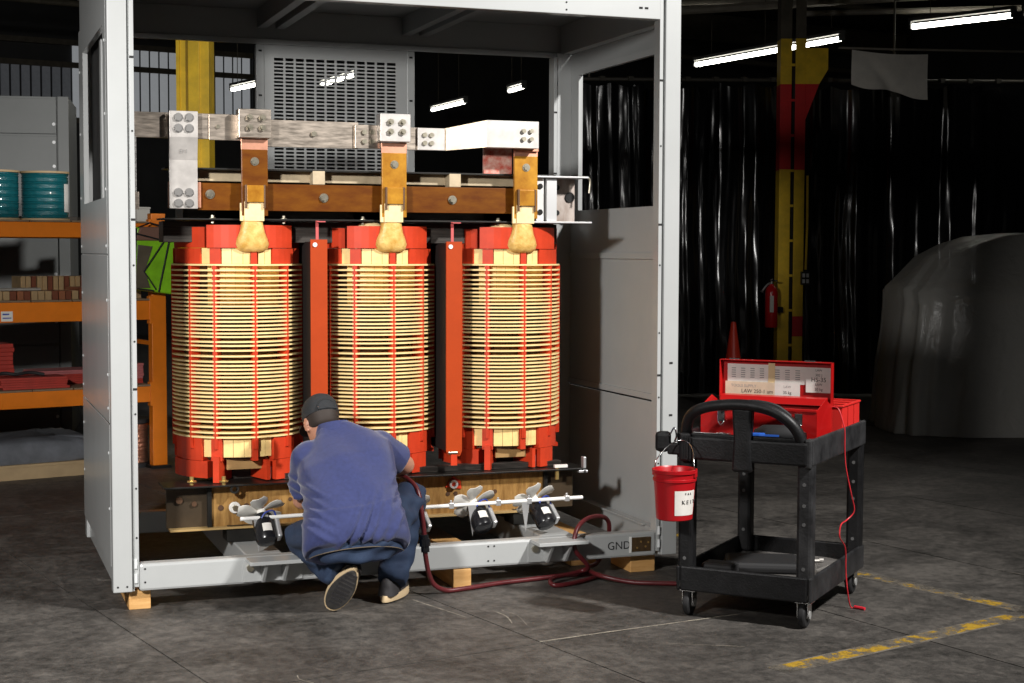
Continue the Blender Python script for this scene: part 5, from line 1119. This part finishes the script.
# ================================================================== pallet rack at the left
RA = math.radians(14.4); RO = V(0.79, 4.62, 0)
def rw(x, y, z): return RO+V(math.cos(RA), math.sin(RA), 0)*x+V(-math.sin(RA), math.cos(RA), 0)*y+V(0,0,z)
rk = thing('pallet_rack', 'orange steel pallet rack with three shelf levels at the left', 'rack', tuple(RO), RA)
for x in (-2.75, 0.0):
    for y in (0.0, 0.85):
        p = MB().box(x-0.055, x+0.055, y, y+0.075, 0.02, 1.87).build('upright', ORG, rk, bevel=0.004)
        MB().box(x-0.075, x+0.075, y-0.02, y+0.095, 0.0, 0.02).build('foot_plate', STEELDK, p)
    for z in (0.3, 0.9, 1.5): MB().box(x-0.015, x+0.015, 0.075, 0.85, z, z+0.03).build('cross_brace', ORG, rk)
for i, (z0, z1) in enumerate(((0.491, 0.607), (1.095, 1.235), (1.69, 1.797))):
    for y in (0.005, 0.86):
        b = MB().box(-2.695, -0.055, y, y+0.05, z0, z1).build('beam', ORG, rk, bevel=0.004)
        if y < 0.1:
            for x in (-2.69, -0.06): MB().box(x-0.012, x+0.012, y-0.006, y+0.052, z0-0.03, z1+0.03).build('beam_connector', ORG, b, bevel=0.002)
    for k in range(9):
        MB().box(-2.69+k*0.293, -2.69+k*0.293+0.285, 0.0, 0.91, z1+0.001, z1+0.014).build('deck_board', PLYW, rk, bevel=0.002)
lab_ = MB().box(-1.145, -1.065, 0.002, 0.005, 1.105, 1.175).build('shelf_label', PAPER, rk)
MB().box(-1.135, -1.09, 0.0012, 0.002, 1.15, 1.16).build('printed_line', BLUEW, lab_); MB().box(-1.135, -1.075, 0.0012, 0.002, 1.125, 1.132).build('printed_line', BLUEW, lab_)
ZT1, ZT2, ZT3 = 0.622, 1.250, 1.812
# teal wire reels
def reel(x, y, label, lbl):
    t = thing('wire_reel', label, 'reel', tuple(rw(x, y, ZT3)), RA, 'teal wire reels on the top shelf')
    MB().cyl((0,0,0),(0,0,0.014),0.172,n=36).build('flange', FLANGE, t, smooth=40); MB().cyl((0,0,0.335),(0,0,0.349),0.172,n=36).build('flange', FLANGE, t, smooth=40)
    prof = [(0.10,0.014)]+[(0.160+0.0022*math.sin(k*2.1)+(0.003 if k % 2 else 0), 0.016+k*0.0079) for k in range(41)]+[(0.10,0.335)]
    MB().lathe(prof, n=40).build('wire_winding', TEAL, t, smooth=25)
    if lbl: MB().ring(0.1655,0.1675,0.06,0.26,n=6,a0=math.radians(-55),a1=math.radians(-33)).build('reel_label', PAPER, t)
reel(-1.09, 0.30, 'teal wire reel at the left edge of the picture', False); reel(-0.74, 0.28, 'teal wire reel with white label beside the enclosure', True); reel(-0.235, 0.34, 'teal wire reel seen between the enclosure post and bus bars', False)
o = MB().box(-0.42,0.42,-0.10,0.10,0,0.035).build('board_stack', mat('dark_board', (0.05,0.04,0.03), 0.7), bevel=0.004); o.location = rw(-0.80,0.60,ZT3); o.rotation_euler = (0,0,RA); tag(o, 'dark board lying behind the teal wire reels', 'board')
o = MB().box(-0.07,0.07,-0.06,0.06,0,0.10).box(-0.075,0.075,-0.065,0.065,0.10,0.115).build('carton', mat('grey_carton', (0.30,0.29,0.26), 0.7), bevel=0.003); o.location = rw(0.02,0.45,ZT3); o.rotation_euler = (0,0,RA); tag(o, 'small grey carton right of the third wire reel', 'carton')
# copper bars on the middle shelf
CB = [mat('copper_bar_a', (0.50,0.20,0.10), 0.4, 0.6, var=0.3), mat('copper_bar_b', (0.55,0.38,0.20), 0.45, 0.5, var=0.2), mat('copper_bar_c', (0.22,0.07,0.035), 0.5, 0.4, var=0.2), mat('tinned_bar', (0.60,0.56,0.50), 0.4, 0.6, var=0.2)]
names = ['copper', 'brass-coloured', 'dark red copper', 'tinned']
def bars(n, x0, wd, y, z, h, pat, where, grp, ln=0.30):
    mes = {}
    for k in range(n):
        c = pat[k % len(pat)]
        if c not in mes: mes[c] = MB().box(-wd/2+0.003, wd/2-0.003, 0, ln, 0, h).box(-wd/2+0.006, wd/2-0.006, -0.004, 0, 0.006, h-0.006).mesh('connector_bar', CB[c])
        o = link('connector_bar', mes[c]); o.location = rw(x0+k*wd, y+random.uniform(0, 0.02), z); o.rotation_euler = (0, 0, RA)
        tag(o, names[c]+' bar on the middle shelf, '+nth(k, n)+' '+where, 'bar', grp)
bars(12, -1.14, 0.049, 0.05, ZT2, 0.062, (1,1,2,0,2,1), 'in the low front row', 'front row of bars')
bars(9, -0.545, 0.052, 0.07, ZT2, 0.085, (2,2,1,2,0,2,1,3,1), 'in the right-hand block', 'right block of bars')
bars(16, -0.86, 0.040, 0.42, ZT2, 0.16, (1,1,2), 'in the tall back row', 'tall back row of bars', 0.22)
for k in range(5):
    o = MB().box(-0.16,0.16,-0.018,0.018,0,0.016).build('flat_bar', CB[3], bevel=0.002); o.location = rw(-1.00+0.012*k, 0.10+k*0.042, ZT2+0.066); o.rotation_euler = (0,0,RA+0.05); tag(o, 'bright flat bar across the front row of bars, '+('nearest', 'second', 'middle', 'fourth', 'rearmost')[k], 'bar', 'bright flat bars on top')
# red sheet stock on the bottom shelf
for k in range(7):
    o = MB().box(-0.17,0.17,-0.13,0.13,0,0.029).build('red_box_sheet', SHEETR, bevel=0.003); o.location = rw(-1.14+random.uniform(-.006,.006), 0.45, ZT1+0.10+k*0.030); o.rotation_euler = (0,0,RA+random.uniform(-.03,.03)); tag(o, 'red board, '+lev(k, 7)+' in the tall square stack at the far left', 'board', 'square stack of red boards')
o = MB().box(-0.18,0.18,-0.14,0.14,0,0.10).build('carton', mat('dark_red_carton', (0.12,0.02,0.015), 0.7), bevel=0.003); o.location = rw(-1.14,0.45,ZT1); o.rotation_euler = (0,0,RA); tag(o, 'dark carton under the square stack of red boards', 'carton')
for k in range(5):
    o = MB().box(-0.235,0.235,-0.12,0.12,0,0.016).build('red_sheet', SHEETR, bevel=0.002); o.location = rw(-0.90+random.uniform(-.015,.015), 0.17, ZT1+k*0.0165); o.rotation_euler = (0,0,RA+random.uniform(-.05,.05)); tag(o, 'red sheet, '+lev(k, 5)+' in the low front pile on the bottom shelf', 'sheet', 'low front pile of red sheets')
for k in range(7):
    o = MB().box(-0.26,0.26,-0.15,0.15,0,0.014).build('red_sheet', SHEETR if k < 5 else SHEETP, bevel=0.002); o.location = rw(-0.56+random.uniform(-.015,.015), 0.48, ZT1+k*0.0145); o.rotation_euler = (0,0,RA+random.uniform(-.05,.05)); tag(o, 'red sheet, '+lev(k, 7)+' in the pile behind the enclosure side panel' if k < 5 else 'pale pink sheet, '+lev(k, 7)+' in the pile behind the side panel', 'sheet', 'rear pile of red sheets' if k < 5 else 'pink sheets on the rear pile')
for k in range(8):
    o = MB().box(-0.10,0.10,-0.12,0.12,0,0.018).build('pink_board', SHEETP if k > 1 else SHEETR, bevel=0.002); o.location = rw(-0.180+random.uniform(-.006,.006), 0.24, ZT1+k*0.0185); o.rotation_euler = (0,0,RA+random.uniform(-.03,.03)); tag(o, ('pink' if k > 1 else 'red')+' board, '+lev(k, 8)+' in the stack beside the orange upright', 'board', 'pink boards by the upright' if k > 1 else 'red boards by the upright')
o = MB().tube(catmull([(-0.17,0,0.012),(-0.08,0.02,0.03),(0.0,0.0,0.02),(0.10,0.02,0.028),(0.2,0,0.012)],6),0.012,8).build('cable_bundle', BLACKM, smooth=60); o.location = rw(-1.02,0.10,ZT1+0.085); o.rotation_euler = (0,0,RA); tag(o, 'black cable bundle lying on the front pile of red sheets', 'cable')
# pallet with tarp-covered load on the floor, copper spool
pt = thing('wooden_pallet', 'pale wooden pallet on the floor under the rack', 'pallet', tuple(rw(-0.95,0.40,0)), RA)
for k in range(6): MB().box(-0.55,0.55,-0.45+k*0.155,-0.45+k*0.155+0.12,0.085,0.105).build('deck_slat', FLANGE, pt, bevel=0.002)
for y in (-0.45, -0.03, 0.40): MB().box(-0.55,0.55,y,y+0.06,0.0,0.085).build('runner', FLANGE, pt, bevel=0.002)
rr = random.Random(9); rings = []
for z, s in ((0.106,1.0),(0.13,1.02),(0.19,1.0),(0.235,0.96),(0.255,0.88),(0.262,0.5)):
    rings.append([(math.copysign(abs(math.cos(2*PI*i/72))**0.35, math.cos(2*PI*i/72))*0.53*s*(1+0.02*math.sin(11*i)), math.copysign(abs(math.sin(2*PI*i/72))**0.35, math.sin(2*PI*i/72))*0.42*s*(1+0.03*math.sin(7*i+z*20)), z+0.008*math.sin(i*1.3)*(z > 0.11)) for i in range(72)])
o = MB().loft(rings).build('tarp_bundle', TARP, smooth=60); o.location = rw(-0.95,0.40,0); o.rotation_euler = (0,0,RA); tag(o, 'grey plastic-wrapped load on the wooden pallet', 'load')
sl = thing('copper_spool', 'spool of bare copper wire on the floor beside the orange upright', 'spool', tuple(rw(-0.14,0.24,0.0)), RA)
MB().cyl((0,0,0),(0,0,0.03),0.15,n=32).build('flange', BLACKM, sl, smooth=40); MB().cyl((0,0,0.325),(0,0,0.355),0.15,n=32).build('flange', BLACKM, sl, smooth=40)
MB().lathe([(0.06,0.03)]+[(0.128+0.002*(k % 2)+0.0015*math.sin(k*1.7), 0.031+k*0.0082) for k in range(36)]+[(0.06,0.325)], n=36).build('wire_winding', COPW, sl, smooth=25)
# green pouch hung on the rack end
gp_ = thing('hanging_pouch', 'bright green plastic pouch with black straps hanging on the rack', 'pouch', tuple(rw(-0.06,-0.10,1.30)), RA)
GRN = mat('green_vinyl', (0.26, 0.62, 0.02), 0.35, var=0.25, vscale=7); GRND = mat('dull_window_vinyl', (0.12, 0.10, 0.07), 0.25, var=0.2)
MB().prism([(-0.19,0.02),(0.12,-0.02),(0.14,0.42),(-0.16,0.47)], 'y', -0.04, 0.03).build('bag', GRN, gp_, bevel=0.014)
MB().prism([(-0.175,0.03),(-0.06,0.03),(-0.10,0.15),(-0.04,0.33),(-0.15,0.34)], 'y', -0.047, -0.039).build('clear_window', GRND, gp_, bevel=0.002)
MB().prism([(-0.175,0.37),(0.09,0.37),(0.07,0.47),(-0.13,0.47)], 'y', -0.052, 0.042).build('rolled_top', mat('brown_mesh', (0.20,0.10,0.07), 0.7), gp_, bevel=0.01)
for pts in ([(-0.19,-0.05,0.03),(-0.04,-0.055,0.01)], [(-0.185,-0.05,0.03),(-0.165,-0.05,0.46)], [(-0.02,-0.05,0.02),(-0.11,-0.053,0.15),(0.09,-0.05,0.43)], [(-0.165,-0.056,0.42),(0.0,-0.06,0.38),(0.11,-0.055,0.43)], [(-0.15,-0.03,0.46),(-0.03,0.03,0.50),(0.09,-0.03,0.46)], [(0.0,-0.05,0.0),(0.09,-0.05,0.40)]):
    MB().tube(pts, 0.006, 6).build('strap', BLACKM, gp_, smooth=60)
# grey cabinet behind the rack
cbz = thing('grey_cabinet', 'dark grey sheet-metal cabinet standing behind the pallet rack', 'cabinet', (0.31, 6.60, 0), math.radians(-8))
CABM = mat('cabinet_grey', (0.20, 0.21, 0.205), 0.45, var=0.08, vscale=2)
MB().box(-2.0,0.0,0.01,1.0,0.05,2.88).build('carcass', CABM, cbz, bevel=0.004)
for z0, z1 in ((0.08,0.80),(0.82,1.78),(1.80,2.55),(2.57,2.86)): MB().box(-1.98,-0.10,-0.01,0.01,z0,z1).build('front_panel', CABM, cbz, bevel=0.003)
MB().box(-0.088,0.0,-0.02,0.01,0.05,2.88).build('edge_post', CABM, cbz, bevel=0.003)
for z in (0.2,0.6,1.0,1.4,1.9,2.3,2.5,2.65): MB().cyl((-0.12,-0.015,z),(-0.12,-0.009,z),0.014,n=10).build('rivet', RIVET, cbz)
for x in (-1.9,-0.08): MB().box(x-0.03,x+0.06,0.02,0.9,0,0.05).build('plinth', STEELDK, cbz)
